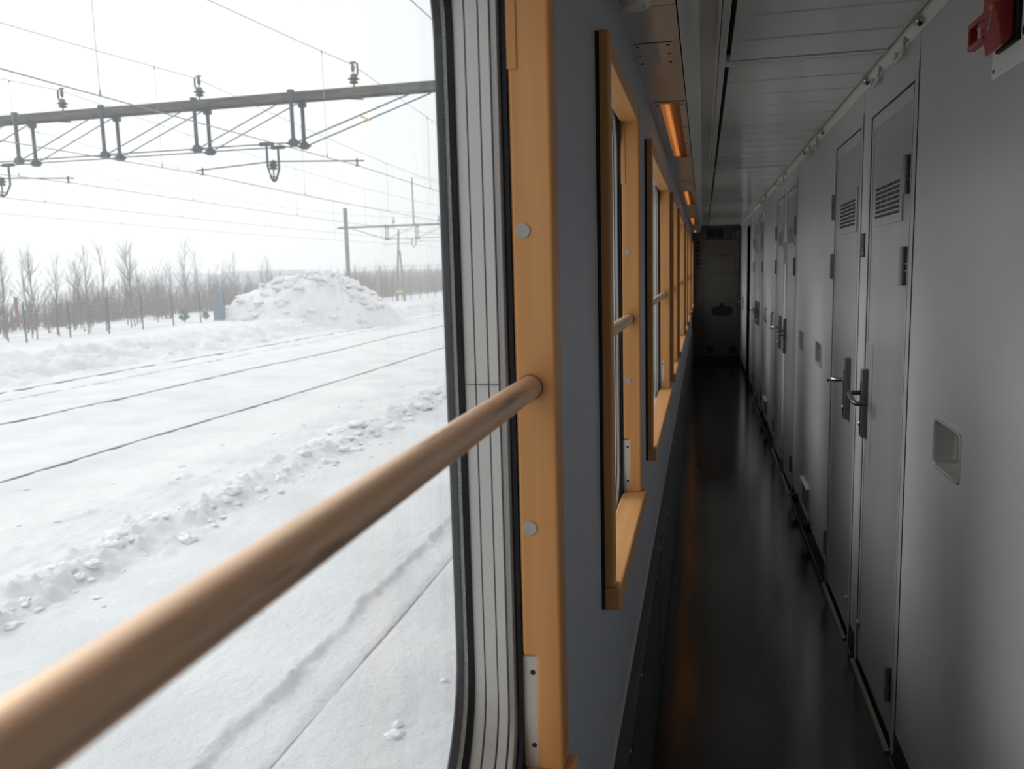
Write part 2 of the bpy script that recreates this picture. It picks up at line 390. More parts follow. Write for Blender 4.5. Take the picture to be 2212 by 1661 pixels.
# outer skin of the carriage
sk = MB(); sk.box(-0.272, -0.2689, Y_BACK-2, Y_END+2, -0.6, WZ0+0.0); sk.box(-0.272, -0.2689, Y_BACK-2, Y_END+2, WZ1, 2.3)
for i_ in range(len(WIN)+1):
    a = WIN[i_-1][1]-0.02 if i_ > 0 else Y_BACK-2
    b = WIN[i_][0]+0.02 if i_ < len(WIN) else Y_END+2
    sk.box(-0.272, -0.2689, a, b, WZ0, WZ1)
sk.build('wall_outer', MT['body'], kind='structure')

def make_window(i, y0, y1):
    W = empty('window_%d' % (i+1), (-0.172, (y0+y1)/2, WZ0), 'structure')
    T = 0.039; S = EYE-0.557; H = EYE+0.347; XF = -0.150; XB = -0.194
    # near and far jambs, sill, head
    for side in (0, 1):
        a, b = (y1-T, y1) if side else (y0, y0+T)
        m = MB(); m.prism([(XF, a, S), (XF, a, WZ1), (XB, a, WZ1), (XB, a, EYE-0.423), (-0.179, a, EYE-0.423), (-0.179, a, S)], (0, b-a, 0))
        jb = m.build('jamb', MT['wood_v'], W, bevel=0.004, seg=3)
        s_ = -1 if side else 1; f = a if side else b         # visible inner face
        m = MB(); m.box(-0.194, -0.184, min(f, f+s_*0.0015), max(f, f+s_*0.0015), EYE+0.203, H)
        m.build('jamb_filler', MT['wood_v'], jb, bevel=0.0004)
        m = MB()
        for zz in (EYE+0.042, EYE-0.275):
            pr = [(0.0, 0), (0.0078, 0), (0.0078, 0.0008), (0.0072, 0.0013), (0.0064, 0.0011), (0.0, 0.0012)]
            m = MB(); m.lathe((-0.1815, f, zz), [(max(r, 1e-4), h*s_) for r, h in pr], 20, 'y'); m.build('screw_cap', MT['cap'], jb)
        m = MB(); g0, g1 = (a+0.004, a+0.010) if side else (b-0.010, b-0.004)
        m.box(-0.196, -0.176, g0, g1, S, EYE-0.424); pl = m.build('mounting_plate', MT['rail'], W, bevel=0.0008)
        m = MB()
        g = g0 if side else g1
        for zz in (EYE-0.443, EYE-0.530): m.cyl((-0.1835, g-0.0005*(1 if side else -1), zz), (-0.1835, g, zz), 0.003, n=12)
        m.build('screw_hole', MT['dark'], pl)
    m = MB(); m.box(-0.196, -0.139, y0, y1+0.001, WZ0, S); m.build('sill', MT['wood_h'], W, bevel=0.004, seg=3)
    m = MB(); m.box(XB, -0.1515, y0+T, y1-T, H, WZ1-0.001); m.build('head', MT['wood_h'], W, bevel=0.002)
    # near-black strips painting the shadow line in the gap behind the wooden surround
    m = MB(); a, b = y0+0.004, y1-0.004
    m.box(-0.1722, -0.166, y0-0.005, a+0.01, WZ0+0.004, WZ1-0.004); m.box(-0.174, -0.166, b-0.01, b, WZ0+0.004, WZ1-0.004)
    m.box(-0.174, -0.166, a, b, WZ1-0.014, WZ1-0.004); m.build('painted_gap_shadow', MT['dark'], W)
    # aluminium frame, seals and panes: swept rounded rectangles going outwards
    a, b = y0+T+0.0, y1-T-0.0
    def loop(t, x, o=0.0):      # t: 0 at the room side, 1 at the glass
        rb = 0.10+(0.17-0.10)*t; rtp = 0.10+0.03*t
        return rrect(a-o, b+o, EYE-0.59-o, EYE+0.372+o, rb, rtp, x, 10)
    def rect(x):
        return rrect(y0+0.019, y1-0.019, WZ0+0.012, WZ1-0.02, 0.0005, 0.0005, x, 10)
    m = MB(); m.loft([loop(0, -0.1945, -0.0005), loop(0, -0.1995, -0.0005), loop(0, -0.2005, -0.002)]); m.loft([rect(-0.1945), loop(0, -0.1945)]);
    m.build('rubber_seal', MT['rubber'], W)
    m = MB()
    rs = []
    for k_ in range(7):
        an = math.pi*k_/6; rs.append(loop(0.1, -0.2005-0.0095*(1-math.cos(an))/2, -0.0012-0.0022*math.sin(an)*abs(math.sin(an*1.5))))
    m.loft(rs, True); m.build('bead', MT['alu2'], W)
    m = MB(); m.loft([loop(0.15, -0.212, -0.001), loop(0.2, -0.2220, -0.0012), loop(0.2, -0.2222, -0.0)])
    m.loft([loop(0.3, -0.2234, -0.0), loop(0.3, -0.2236, -0.0014), loop(0.4, -0.2362, -0.0016), loop(0.4, -0.2364, -0.0004)])
    m.loft([loop(0.5, -0.2376, -0.0004), loop(0.5, -0.2378, -0.0018), loop(0.6, -0.249, -0.002)])
    m.cur = 1; m.loft([loop(0.1, -0.2098, -0.0005), loop(0.15, -0.2112, -0.0013), loop(0.15, -0.2120, -0.0013)]); m.loft([loop(0.2, -0.2222, -0.0), loop(0.3, -0.2234, -0.0)]); m.loft([loop(0.4, -0.2364, -0.0004), loop(0.5, -0.2376, -0.0004)])
    for side in (a, b):         # fine joint halfway up
        s_ = 1 if side == a else -1
        m.box(-0.2485, -0.2105, min(side, side+s_*0.0026), max(side, side+s_*0.0026), EYE-0.1185, EYE-0.1178)
    m.build('aluminium_frame', [MT['alu'], MT['groove']], W)
    m = MB(); m.loft([loop(0.6, -0.249, -0.002), loop(0.6, -0.2492, -0.005), loop(0.7, -0.256, -0.005)]); m.build('rubber_seal', MT['rubber'], W)
    m = MB(); m.loft([loop(0.7, -0.256, -0.005), loop(0.8, -0.2600, -0.006)]); m.build('glazing_spacer', MT['strip'], W)
    m = MB(); m.loft([loop(0.8, -0.260, -0.006), loop(0.8, -0.2602, -0.0075), loop(1, -0.2665, -0.0085), loop(1, -0.268, -0.0085), loop(1, -0.2684, 0.010)])
    m.loft([loop(1, -0.2684, 0.010), rect(-0.2686)]); m.build('outer_sealant', MT['seal'], W)
    m = MB(); q = loop(1, -0.2655, -0.0087); m.prism(q, (-0.002, 0, 0)); m.build('glass_pane', MT['glass'], W)
    return W
for i, (a, b) in enumerate(WIN): make_window(i, a, b)

names = ['across the large nearest window, blurred in the foreground', 'across the second window along the corridor', 'across the third window, a wide one',
         'across the fourth window, a narrow one', 'across the fifth window, a wide one', 'across the sixth window, a narrow one', 'across the seventh window, a wide one',
         'across the eighth window, a narrow one', 'across the last window before the end wall']
for i, (a, b) in enumerate(WIN):
    H = empty('handrail', (-0.178, (a+b)/2, EYE-0.118)); tag(H, 'round satin metal handrail ' + names[i], 'handrail', 'handrails across the windows')
    ya, yb = a+0.036, b-0.037
    MB().cyl((-0.178, ya, EYE-0.121), (-0.178, yb, EYE-0.121), 0.0127, n=40).build('rail', MT['steel'], H)
    for yy, s_ in ((ya+0.003, 1), (yb-0.002, -1)):
        m = MB(); m.cyl((-0.178, yy, EYE-0.121), (-0.178, yy+0.0012*s_, EYE-0.121), 0.0138, n=32); m.build('end_ring', MT['groove'], H)

# ------------------------------------------------------------------ heater cover along the left wall
hc = empty('heater_cover', (-0.158, 0.7, 0)); tag(hc, 'dark grey perforated heater cover low on the left wall', 'heater cover')
HT = 0.505
m = MB(); m.box(-0.1719, -0.143, Y_BACK+0.02, 2.94, 0.0, HT-0.055); m.build('perforated_panel', MT['perf'], hc)
m = MB(); m.box(-0.1719, -0.1445, Y_BACK+0.02, 2.94, HT-0.054, HT); m.build('top_strip', MT['heater'], hc, bevel=0.0015)
m = MB(); m.box(-0.1719, -0.166, Y_BACK+0.02, 2.94, HT, HT+0.004); m.build('edge_trim', MT['rail'], hc)
for yy in (0.95, 1.28, 1.61, 1.94, 2.27, 2.60, 2.90):
    MB().lathe((-0.1445, yy, HT-0.03), [(0.0001, 0.004), (0.004, 0.0035), (0.006, 0.0)], 12, 'x').build('screw', MT['screw'], hc)
hp = empty('radiator_casing', (-0.158, 8, 0)); tag(hp, 'plain dark grey radiator casing further down the left wall', 'radiator')
m = MB(); m.box(-0.1719, -0.143, 2.945, Y_END-0.02, 0.03, HT); m.build('panel', MT['heater'], hp, bevel=0.0015)
m = MB(); m.box(-0.1719, -0.166, 2.945, Y_END-0.02, HT, HT+0.004); m.build('edge_trim', MT['rail'], hp)
m = MB(); m.box(-0.1719, -0.140, 2.945, Y_END-0.02, 0.0, 0.03); m.build('kick_strip', MT['base'], hp)
yy = 3.02
while yy < 11.5:
    MB().lathe((-0.143, yy, HT-0.05), [(0.0001, 0.004), (0.004, 0.0035), (0.006, 0.0)], 10, 'x').build('screw', MT['screw'], hp); yy += 0.39

# ------------------------------------------------------------------ right wall
XR = 0.56; DZ = EYE+0.530
DOORS = [(2.485, 3.160, 1), (3.272, 3.935, -1), (5.420, 6.095, 1), (6.225, 6.885, -1), (8.320, 8.985, 1), (9.115, 9.780, -1)]   # +1: hinges at the near side
PULLS = [2.087, 4.330, 5.070, 7.270, 8.010][:5]
PULLS = [2.087, 4.330, 5.070]
PZ0, PZ1 = EYE-0.498, EYE-0.385
SLOTS = [7.105, 7.834]
holes = [(a, b, 0.0, DZ) for a, b, h in DOORS] + [(p-0.108, p+0.108, PZ0, PZ1) for p in PULLS] + [(10.58, 11.34, 0, EYE+0.50)]
ysl = sorted(set([Y_BACK, Y_END] + [v for h in holes for v in h[:2]]))
zsl = sorted(set([0.0, 2.14] + [v for h in holes for v in h[2:]]))
wr = MB(); grid_boxes(wr, XR, XR+0.05, ysl, zsl, holes); wr.build('wall_right', MT['wall'], kind='structure')
m = MB()
for yy in (2.484, 3.268, 5.41, 8.31): m.box(XR-0.0006, XR+0.001, yy-0.0012, yy+0.0012, DZ, 2.08)
m.build('trim_8', MT['groove'], kind='structure')
MB().box(XR+0.16, XR+0.20, Y_BACK, Y_END, 0, 2.2).build('wall_compartments', MT['dark'], kind='structure')
# skirting
sk = MB()
segs = [Y_BACK] + [v for a, b, h in DOORS for v in (a, b)] + [10.58, 11.34, Y_END]
for a, b in zip(segs[0::2], segs[1::2]): sk.box(XR-0.004, XR+0.01, a+0.001, b-0.001, 0.0, 0.083)
sk.build('baseboard_right', MT['base'], kind='structure', bevel=0.001)
# aluminium threshold strips on the floor at the doors
th = MB()
for a, b, h in DOORS: th.prism([(XR-0.022, a+0.03, 0.0), (XR-0.020, a+0.03, 0.004), (XR-0.006, a+0.03, 0.007), (XR-0.004, a+0.03, 0.0)], (0, b-a-0.06, 0))
for a, b in zip(segs[0::2], segs[1::2]): th.box(XR-0.014, XR-0.010, a, b, 0.0, 0.004)
th.build('trim_9', MT['screw'], kind='structure')

def make_door(i, y0, y1, hs):
    D = empty('door_%d' % (i+1), (XR, (y0+y1)/2, 0), 'structure')
    fwid = 0.042; oz = EYE+0.488
    m = MB(); m.box(XR-0.002, XR+0.045, y0, y0+fwid, 0, DZ); m.box(XR-0.002, XR+0.045, y1-fwid, y1, 0, DZ); m.box(XR-0.002, XR+0.045, y0+fwid, y1-fwid, oz, DZ)
    m.build('door_frame', MT['dframe'], D, bevel=0.0015)
    m = MB(); m.box(XR-0.0025, XR+0.002, y0-0.0035 if hs > 0 else y0-0.001, y0, 0.0, DZ); m.box(XR-0.0025, XR+0.002, y0+fwid-0.001, y0+fwid+0.002, 0, oz)
    m.box(XR-0.0025, XR+0.002, y1-fwid-0.002, y1-fwid+0.001, 0, oz); m.box(XR-0.0025, XR+0.002, y0+fwid, y1-fwid, oz-0.002, oz+0.001)
    m.build('shadow_gap', MT['groove'], D)
    a, b = y0+fwid+0.003, y1-fwid-0.003
    leaf = MB(); leaf.box(XR+0.003, XR+0.035, a, b, 0.022, oz-0.004); leaf = leaf.build('door_leaf', MT['door'], D, bevel=0.002)
    m = MB()                                   # overlapping edge strip of the leaf
    m.box(XR+0.0005, XR+0.004, a, a+0.022, 0.022, oz-0.004); m.box(XR+0.0005, XR+0.004, b-0.022, b, 0.022, oz-0.004); m.box(XR+0.0005, XR+0.004, a+0.022, b-0.022, oz-0.045, oz-0.004)
    m.build('edge_strip', MT['dframe'], leaf, bevel=0.001)
    # ventilation grille
    va, vb = (y0+0.150, y0+0.560) if hs > 0 else (y1-0.565, y1-0.155)
    gz0, gz1 = EYE+0.118, EYE+0.285
    m = MB()
    m.box(XR-0.0012, XR+0.003, va, vb, gz0, gz1); pl = m.build('vent_plate', MT['door'], leaf, bevel=0.0008)
    m = MB(); sa, sb = va+0.03, vb-0.025; cw = (sb-sa)/4; rh = 0.0147
    for cx in range(4):
        for rz in range(7):
            z_ = EYE+0.150+rz*rh-0.006; m.box(XR-0.0018, XR-0.0008, sa+cx*cw+0.004, sa+(cx+1)*cw-0.005, z_, z_+0.0092)
    m.build('vent_slots', MT['dark'], pl)
    # hinges
    hy = y0+0.092 if hs > 0 else y1-0.018
    for z0_, z1_ in ((EYE+0.189, EYE+0.297), (EYE-0.066, EYE+0.043), (0.137, 0.248)):
        m = MB(); hh = z1_-z0_
        for q0, q1 in ((0, 0.36), (0.39, 0.54), (0.57, 1.0)): m.box(XR-0.014, XR+0.001, hy-0.009, hy+0.009, z0_+hh*q0, z0_+hh*q1)
        m.cyl((XR-0.008, hy-0.012*hs, z0_), (XR-0.008, hy-0.012*hs, z1_), 0.006, n=12)
        m.build('hinge', MT['hinge'], D, bevel=0.001)
    # long handle plate with lever
    py = y1-0.078 if hs > 0 else y0+0.172
    pz0, pz1 = EYE-0.612, EYE-0.366
    ln = -hs
    if hs > 0: MB().box(XR+0.0015, XR+0.0035, py-0.085, b-0.001, EYE-0.685, EYE-0.275).build('reinforcing_plate', MT['door'], leaf, bevel=0.0006)
    m = MB(); m.prism([(XR+0.003, py-0.02, pz0), (XR-0.018, py-0.02, pz0+0.004), (XR-0.018, py-0.02, pz1-0.004), (XR+0.003, py-0.02, pz1)], (0, 0.040, 0))
    pl = m.build('handle_plate', MT['gunp'], leaf, bevel=0.002)
    m = MB(); m.box(XR-0.0192, XR-0.0178, py-0.012, py+0.012, pz0+0.012, pz1-0.05); m.build('handle_cover', MT['rubber'], pl, bevel=0.0004)
    m = MB(); m.lathe((XR-0.0190, py, EYE-0.562), [(0.009, 0), (0.009, -0.004), (0.0001, -0.005)], 16, 'x'); m.build('keyhole', MT['chrome'], pl)
    zl = EYE-0.452
    pts = [(XR-0.018, py, zl), (XR-0.045, py, zl), (XR-0.056, py+0.008*ln, zl), (XR-0.060, py+0.022*ln, zl-0.001), (XR-0.060, py+0.100*ln, zl-0.016),
           (XR-0.056, py+0.116*ln, zl-0.019), (XR-0.045, py+0.124*ln, zl-0.020), (XR-0.018, py+0.126*ln, zl-0.020)]
    m = MB(); m.tube(pts, 0.0085, 12); m.build('lever', MT['gun'] if hs > 0 else MT['chrome'], pl)
    m = MB(); m.lathe((XR+0.002, (y1-fwid-0.02) if hs > 0 else (y0+fwid+0.02), 0.16), [(0.012, 0), (0.012, -0.008), (0.008, -0.012), (0.0001, -0.013)], 14, 'x'); m.build('buffer', MT['cap'], D)
    return D
for i, (a, b, h) in enumerate(DOORS): make_door(i, a, b, h)

# open doorway near the end
D = empty('door_8', (XR, 10.96, 0), 'structure')
m = MB(); m.box(XR-0.002, XR+0.05, 10.545, 10.58, 0, EYE+0.53); m.box(XR-0.002, XR+0.05, 11.34, 11.38, 0, EYE+0.53); m.box(XR-0.002, XR+0.05, 10.58, 11.34, EYE+0.5, EYE+0.53)
m.build('door_frame', MT['dframe'], D, bevel=0.0015)

# berth number plates between the door pairs
def number_plate(yc, rows, where):
    P = empty('number_plate', (XR, yc, EYE+0.03)); tag(P, 'black berth number plate ' + where, 'number plate', 'berth number plates')
    z1 = EYE+0.105; z0 = EYE+0.020
    m = MB(); m.box(XR-0.003, XR, yc-0.032, yc+0.032, z0, z1); m.build('plate', MT['rubber'], P, bevel=0.0008)
    for k_, t_ in enumerate(rows):
        cu = bpy.data.curves.new('numerals', 'FONT'); cu.body = t_; cu.size = 0.028; cu.align_x = 'CENTER'; cu.align_y = 'CENTER'; cu.extrude = 0.0004; cu.space_character = 1.15
        tmp = bpy.data.objects.new('numerals_curve', cu); col.objects.link(tmp); bpy.context.view_layer.update()
        me = bpy.data.meshes.new_from_object(tmp.evaluated_get(bpy.context.evaluated_depsgraph_get())); bpy.data.objects.remove(tmp)
        me.materials.clear(); me.materials.append(MT['pale'])
        o = bpy.data.objects.new('numerals', me); col.objects.link(o)
        o.parent = P; o.rotation_euler = (math.radians(90), 0, math.radians(-90))
        o.location = Vector((XR-0.0036, yc+0.003, z1-0.015-0.0225*k_)) - Vector(P.location)
    m = MB(); m.box(XR-0.0036, XR-0.003, yc-0.014, yc+0.010, z0+0.008, z0+0.011); m.box(XR-0.0036, XR-0.003, yc-0.014, yc+0.002, z0+0.012, z0+0.016); m.cyl((XR-0.0036, yc+0.007, z0+0.014), (XR-0.003, yc+0.007, z0+0.014), 0.003, n=10)
    m.build('bed_symbol', MT['pale'], P)
number_plate(3.216, ['11', '21', '31'], 'between the two nearest doors')
m = None
def dot_labels(yc, where):
    P = empty('number_plate', (XR, yc, EYE+0.09)); tag(P, 'slim number strip with dark marks ' + where, 'number plate', 'berth number plates')
    MB().box(XR-0.003, XR, yc-0.024, yc+0.024, EYE+0.005, EYE+0.16).build('plate', MT['pale'], P)
    for k_ in range(5):
        MB().box(XR-0.004, XR-0.003, yc-0.017, yc+0.017, EYE+0.014+k_*0.03, EYE+0.032+k_*0.03).build('number_tile', MT['rubber'], P, bevel=0.004)
dot_labels(6.160, 'between the second pair of doors')

# recessed pulls
where = ['large in the right foreground', 'beside the second compartment door, nearer of two', 'before the third door, farther of two']
for k_, p in enumerate(PULLS):
    P = empty('recessed_pull', (XR, p, PZ0)); tag(P, 'grey recessed pull set in the right wall, ' + where[k_], 'recessed pull', 'recessed pulls in the right wall')
    def lp(x, o, r): return [(q[0], q[1], q[2]) for q in rrect(p-0.108-o, p+0.108+o, PZ0-o, PZ1+o, r, r, x, 6)]
    m = MB(); rg = []
    for x_, o in ((XR, 0.004), (XR-0.003, 0.003), (XR-0.004, 0.000), (XR-0.003, -0.003), (XR+0.002, -0.004)): rg.append(lp(x_, o, 0.020+o))
    m.loft(rg, True); m.build('bezel', MT['pull'], P)
    m = MB(); rg = [lp(XR+0.002, -0.004, 0.016), lp(XR+0.040, -0.008, 0.014), lp(XR+0.0475, -0.012, 0.012), lp(XR+0.0495, -0.020, 0.008)]
    m.loft(rg, True); m.poly(rg[-1]); m.build('pocket', MT['pull'], P)
for k_, p in enumerate(SLOTS):
    P = empty('slim_pull', (XR, p, EYE-0.5)); tag(P, 'narrow dark vertical pull on far right wall, ' + ('nearer one' if k_ == 0 else 'farther one'), 'pull', 'narrow pulls on the far wall')
    a_, b_ = EYE-0.50, EYE-0.385
    MB().tube([(XR, p, a_), (XR-0.012, p, a_), (XR-0.014, p, a_+0.01), (XR-0.014, p, b_-0.01), (XR-0.012, p, b_), (XR, p, b_)], 0.006, 8).build('grip', MT['gun'], P)
    for zz in (a_, b_): MB().cyl((XR-0.003, p, zz), (XR, p, zz), 0.016, n=14).build('mount', MT['gunp'], P)

# rubber door stops and low wall vents
st = [(4.505, 'beside the low vent, nearer of the pair'), (5.083, 'beside the low vent, farther of the pair'), (7.50, 'by the far low vent, nearer one'), (8.02, 'by the far low vent, farther one')]
for yy, lab in st:
    S = MB().lathe((XR-0.004, yy, 0.086), [(0.030, 0), (0.028, -0.018), (0.020, -0.032), (0.0001, -0.036)], 18, 'x').build('door_stop', MT['rubber'])
    tag(S, 'black rubber door stop on the skirting ' + lab, 'door stop', 'door stops on the right skirting')
for yy, lab in ((4.70, 'the nearer one'), (7.73, 'the farther one')):
    V = empty('low_vent', (XR, yy, 0.13)); tag(V, 'pale louvred vent low on the right wall between door stops, ' + lab, 'vent', 'low vents on the right wall')
    MB().box(XR-0.006, XR, yy-0.15, yy+0.15, 0.13, 0.275).build('vent_frame', MT['pull'], V, bevel=0.001)
    MB().box(XR-0.020, XR, yy-0.15, yy-0.003, 0.272, 0.277).box(XR-0.020, XR, yy+0.003, yy+0.15, 0.272, 0.277).build('vent_hood', MT['white'], V, bevel=0.001)
    m = MB()
    for q in range(6): m.box(XR-0.0075, XR-0.006, yy-0.12, yy-0.02, 0.145+q*0.02, 0.157+q*0.02); m.box(XR-0.0075, XR-0.006, yy+0.02, yy+0.12, 0.145+q*0.02, 0.157+q*0.02)
    m.build('louvres', MT['dark'], V)
b_ = MB().box(XR-0.018, XR, 8.02, 8.10, EYE+0.40, EYE+0.50).build('wall_box', MT['white'], bevel=0.003)
tag(b_, 'small ivory box high on the right wall before the third door pair', 'wall box')

# hooks and chrome clips on the ceiling rail
HK = [2.66, 3.00, 4.50, 4.79, 6.28, 6.60, 8.06, 8.38, 9.85, 10.15]
def make_hook():
    R_ = empty('curtain_hook', (0.549, 0, 2.08))
    m = MB(); m.box(-0.004, 0.002, -0.062, 0.052, 0.004, 0.012)
    o = m.build('hook_base', MT['rail'], None, bevel=0.002); o.parent = R_
    m = MB(); m.tube([(-0.002, -0.052, 0.004), (-0.004, -0.056, -0.012), (-0.006, -0.052, -0.030), (-0.007, -0.040, -0.040), (-0.008, 0.020, -0.046), (-0.008, 0.042, -0.040), (-0.006, 0.046, -0.028), (-0.006, 0.044, -0.016)], 0.0062, 10)
    o = m.build('hook_loop', MT['rail'], None); o.parent = R_
    return R_
h0 = make_hook()
for k_, yy in enumerate(HK):
    o = h0 if k_ == 0 else copy_tree(h0)
    o.location = (0.549, yy, 2.086); tag(o, 'cream curtain hook under the right ceiling rail, %s from the camera' % ORD[k_], 'hook', 'curtain hooks on the ceiling rail')
CLP = [2.43, 3.15, 4.25, 4.98, 6.04, 6.78, 7.85, 8.6]
def make_clip():
    R_ = empty('rail_clip', (0.547, 0, 2.08))
    m = MB(); m.prism([(-0.014, -0.013, 0.000), (-0.010, -0.013, -0.009), (0.006, -0.013, -0.012), (0.013, -0.013, -0.004), (0.013, -0.013, 0.002)], (0, 0.026, 0))
    o = m.build('clip_body', MT['chrome'], None, bevel=0.003, seg=3); o.parent = R_
    m = MB(); m.lathe((-0.001, 0, -0.012), [(0.004, 0), (0.004, -0.002), (0.0001, -0.0022)], 12); o = m.build('clip_screw', MT['dark'], None); o.parent = R_
    return R_
c0 = make_clip()
for k_, yy in enumerate(CLP):
    o = c0 if k_ == 0 else copy_tree(c0)
    o.location = (0.545, yy, 2.087); o.scale = (1.25, 1.7, 1.1); tag(o, 'small chrome clip on the right ceiling rail, %s from the camera' % ORD[k_], 'clip', 'chrome clips on the ceiling rail')

# ceiling lamps in the cove
for k_, (a, b) in enumerate(LAMPS):
    L = empty('ceiling_lamp', (-0.108, (a+b)/2, LZ)); tag(L, ('warm strip lamp in the cove directly above the nearest window' if k_ == 0 else 'warm orange strip lamp above the windows, %s of four in view along the cove' % ORD[k_-1]), 'lamp', 'strip lamps in the ceiling cove')
    x0, x1 = -0.158, -0.060; l0, l1 = -0.138, -0.078
    m = MB(); m.box(x0, l0, a+0.004, b-0.004, LZ-0.003, LZ+0.006); m.box(l1, x1, a+0.004, b-0.004, LZ-0.003, LZ+0.006)
    m.box(l0, l1, a+0.004, a+0.022, LZ-0.003, LZ+0.006); m.box(l0, l1, b-0.022, b-0.004, LZ-0.003, LZ+0.006)
    fr = m.build('lamp_frame', MT['cove'], L, bevel=0.001)
    for q in range(4):
        for xx in ((x0+l0)/2, (x1+l1)/2):
            MB().lathe((xx, a+0.05+q*(b-a-0.1)/3, LZ-0.003), [(0.005, 0), (0.004, -0.002), (0.0001, -0.0022)], 10).build('screw', MT['groove'], fr)
    m = MB(); m.box(l0-0.003, l1+0.003, a+0.02, b-0.02, LZ+0.050, LZ+0.054); m.box(l0-0.005, l0-0.002, a+0.02, b-0.02, LZ+0.004, LZ+0.052); m.box(l1+0.002, l1+0.005, a+0.02, b-0.02, LZ+0.004, LZ+0.052)
    m.box(l0, l1, a+0.017, a+0.020, LZ+0.004, LZ+0.052); m.box(l0, l1, b-0.020, b-0.017, LZ+0.004, LZ+0.052)
    m.build('reflector', MT['reflector'], L)
    m = MB(); m.cyl((-0.120, a+0.06, LZ+0.030), (-0.120, b-0.05, LZ+0.030), 0.007, n=10); m.build('lamp_tube', MT['tube'], L)
    m = MB(); nr = int((b-a-0.05)/0.0135)
    for q in range(nr): yq = a+0.026+q*(b-a-0.05)/nr; m.box(l0, l1, yq, yq+0.0022, LZ+0.0055, LZ+0.0115)
    for xq in (-0.108, -0.096): m.box(xq, xq+0.002, a+0.02, b-0.02, LZ+0.0055, LZ+0.016)
    m.build('louvre_ribs', MT['ribs'], L)
    m = MB(); n_ = int((b-a-0.044)/0.010); dy = (b-a-0.044)/n_; rg = []     # ribbed prismatic lens
    for q in range(n_+1):
        yy = a+0.022+q*dy
        rg.append([(l0, yy, LZ+0.001), (l1, yy, LZ+0.001)])
        if q < n_: rg.append([(l0, yy+dy*0.5, LZ+0.005), (l1, yy+dy*0.5, LZ+0.005)])
    m.loft(rg, False, False); m.build('lens', MT['lens'], L)
# access panels in the cove
def access_panel(y0, y1, lab, slot=True):
    A = empty('access_panel', (-0.12, (y0+y1)/2, LZ)); tag(A, lab, 'access panel')
    MB().box(-0.164, -0.074, y0, y1, LZ-0.0022, LZ+0.001).build('cover', MT['cove'], A, bevel=0.0006)
    MB().box(-0.164, -0.074, y0-0.004, y0-0.001, LZ-0.0006, LZ+0.001).build('gap', MT['dark'], A)
    for q in range(3):
        for xx in (-0.156, -0.084): MB().lathe((xx, y0+0.02+q*(y1-y0-0.05)/2, LZ-0.0022), [(0.0045, 0), (0.004, -0.001), (0.0001, -0.0012)], 10).build('screw_hole', MT['dark'], A)
    MB().box(-0.138, -0.108, y0+0.006, y1-0.006, LZ-0.003, LZ-0.0022).build('label', MT['alu'], A)
access_panel(2.08, 2.30, 'small screwed access panel in the ceiling cove beside the second window')
access_panel(5.36, 5.98, 'longer access panel in the cove between the first two lamps', False)
# smoke detector
sd = empty('smoke_detector', (-0.128, 1.68, LZ)); tag(sd, 'round white smoke detector under the ceiling cove at top of view', 'smoke detector')
MB().lathe((-0.128, 1.68, LZ), [(0.041, 0.0), (0.042, -0.010), (0.038, -0.016), (0.036, -0.017)], 32).build('base_ring', MT['white'], sd)
MB().lathe((-0.128, 1.68, LZ-0.016), [(0.034, 0.0), (0.030, -0.012), (0.024, -0.020), (0.022, -0.021), (0.0001, -0.021)], 32).build('dome', MT['white'], sd)
MB().lathe((-0.110, 1.668, LZ-0.037), [(0.004, 0.0), (0.003, -0.002), (0.0001, -0.003)], 10).build('indicator', MT['chrome'], sd)

# ------------------------------------------------------------------ emergency brake
EB = empty('emergency_brake', (XR, 1.76, EYE+0.45)); tag(EB, 'red emergency brake handle on a pale plate at upper right', 'emergency brake')
m = MB(); m.box(XR-0.004, XR, 1.40, 1.883, EYE+0.351, EYE+0.62); pl = m.build('back_plate', MT['white'], EB, bevel=0.001)
for yy, zz in ((1.872, EYE+0.366),): MB().lathe((XR-0.004, yy, zz), [(0.005, 0), (0.004, -0.001), (0.0001, -0.0012)], 12, 'x').build('rivet', MT['gun'], pl)
m = MB(); m.box(XR-0.012, XR-0.004, 1.728, 1.842, EYE+0.392, EYE+0.56); m.build('gasket', MT['rubber'], EB, bevel=0.002)
m = MB(); m.prism([(XR-0.012, 1.745, EYE+0.402), (XR-0.012, 1.745, EYE+0.56), (XR-0.034, 1.745, EYE+0.56), (XR-0.040, 1.745, EYE+0.440), (XR-0.030, 1.745, EYE+0.385)], (0, 0.092, 0)); m.build('body', MT['red'], EB, bevel=0.003)
# pull handle: open ring standing off the body, parallel to the wall
m = MB(); hx0, hx1, hz0, hz1, t_ = XR-0.040, XR-0.024, EYE+0.417, EYE+0.470, 0.011
m.box(hx0, hx1, 1.825, 1.922, hz0, hz0+t_); m.box(hx0, hx1, 1.825, 1.922, hz1-t_, hz1); m.box(hx0, hx1, 1.911, 1.922, hz0+t_, hz1-t_); m.box(hx0, hx1, 1.825, 1.845, hz0+t_, hz1-t_)
m.build('handle', MT['red'], EB, bevel=0.003)
m = MB(); m.lathe((XR-0.041, 1.765, EYE+0.462), [(0.0001, -0.008), (0.006, -0.006), (0.008, 0), (0.006, 0.006), (0.0001, 0.008)], 12, 'y'); m.build('lead_seal', MT['orange'], EB)
m = MB(); m.tube([(XR-0.042, 1.765, EYE+0.462), (XR-0.043, 1.775, EYE+0.44), (XR-0.042, 1.79, EYE+0.425)], 0.0008, 6); m.build('seal_wire', MT['cap'], EB)
m = MB(); m.box(XR-0.046, XR-0.004, 1.742, 1.770, EYE+0.478, EYE+0.486); m.build('bracket', MT['brass'], EB, bevel=0.001)
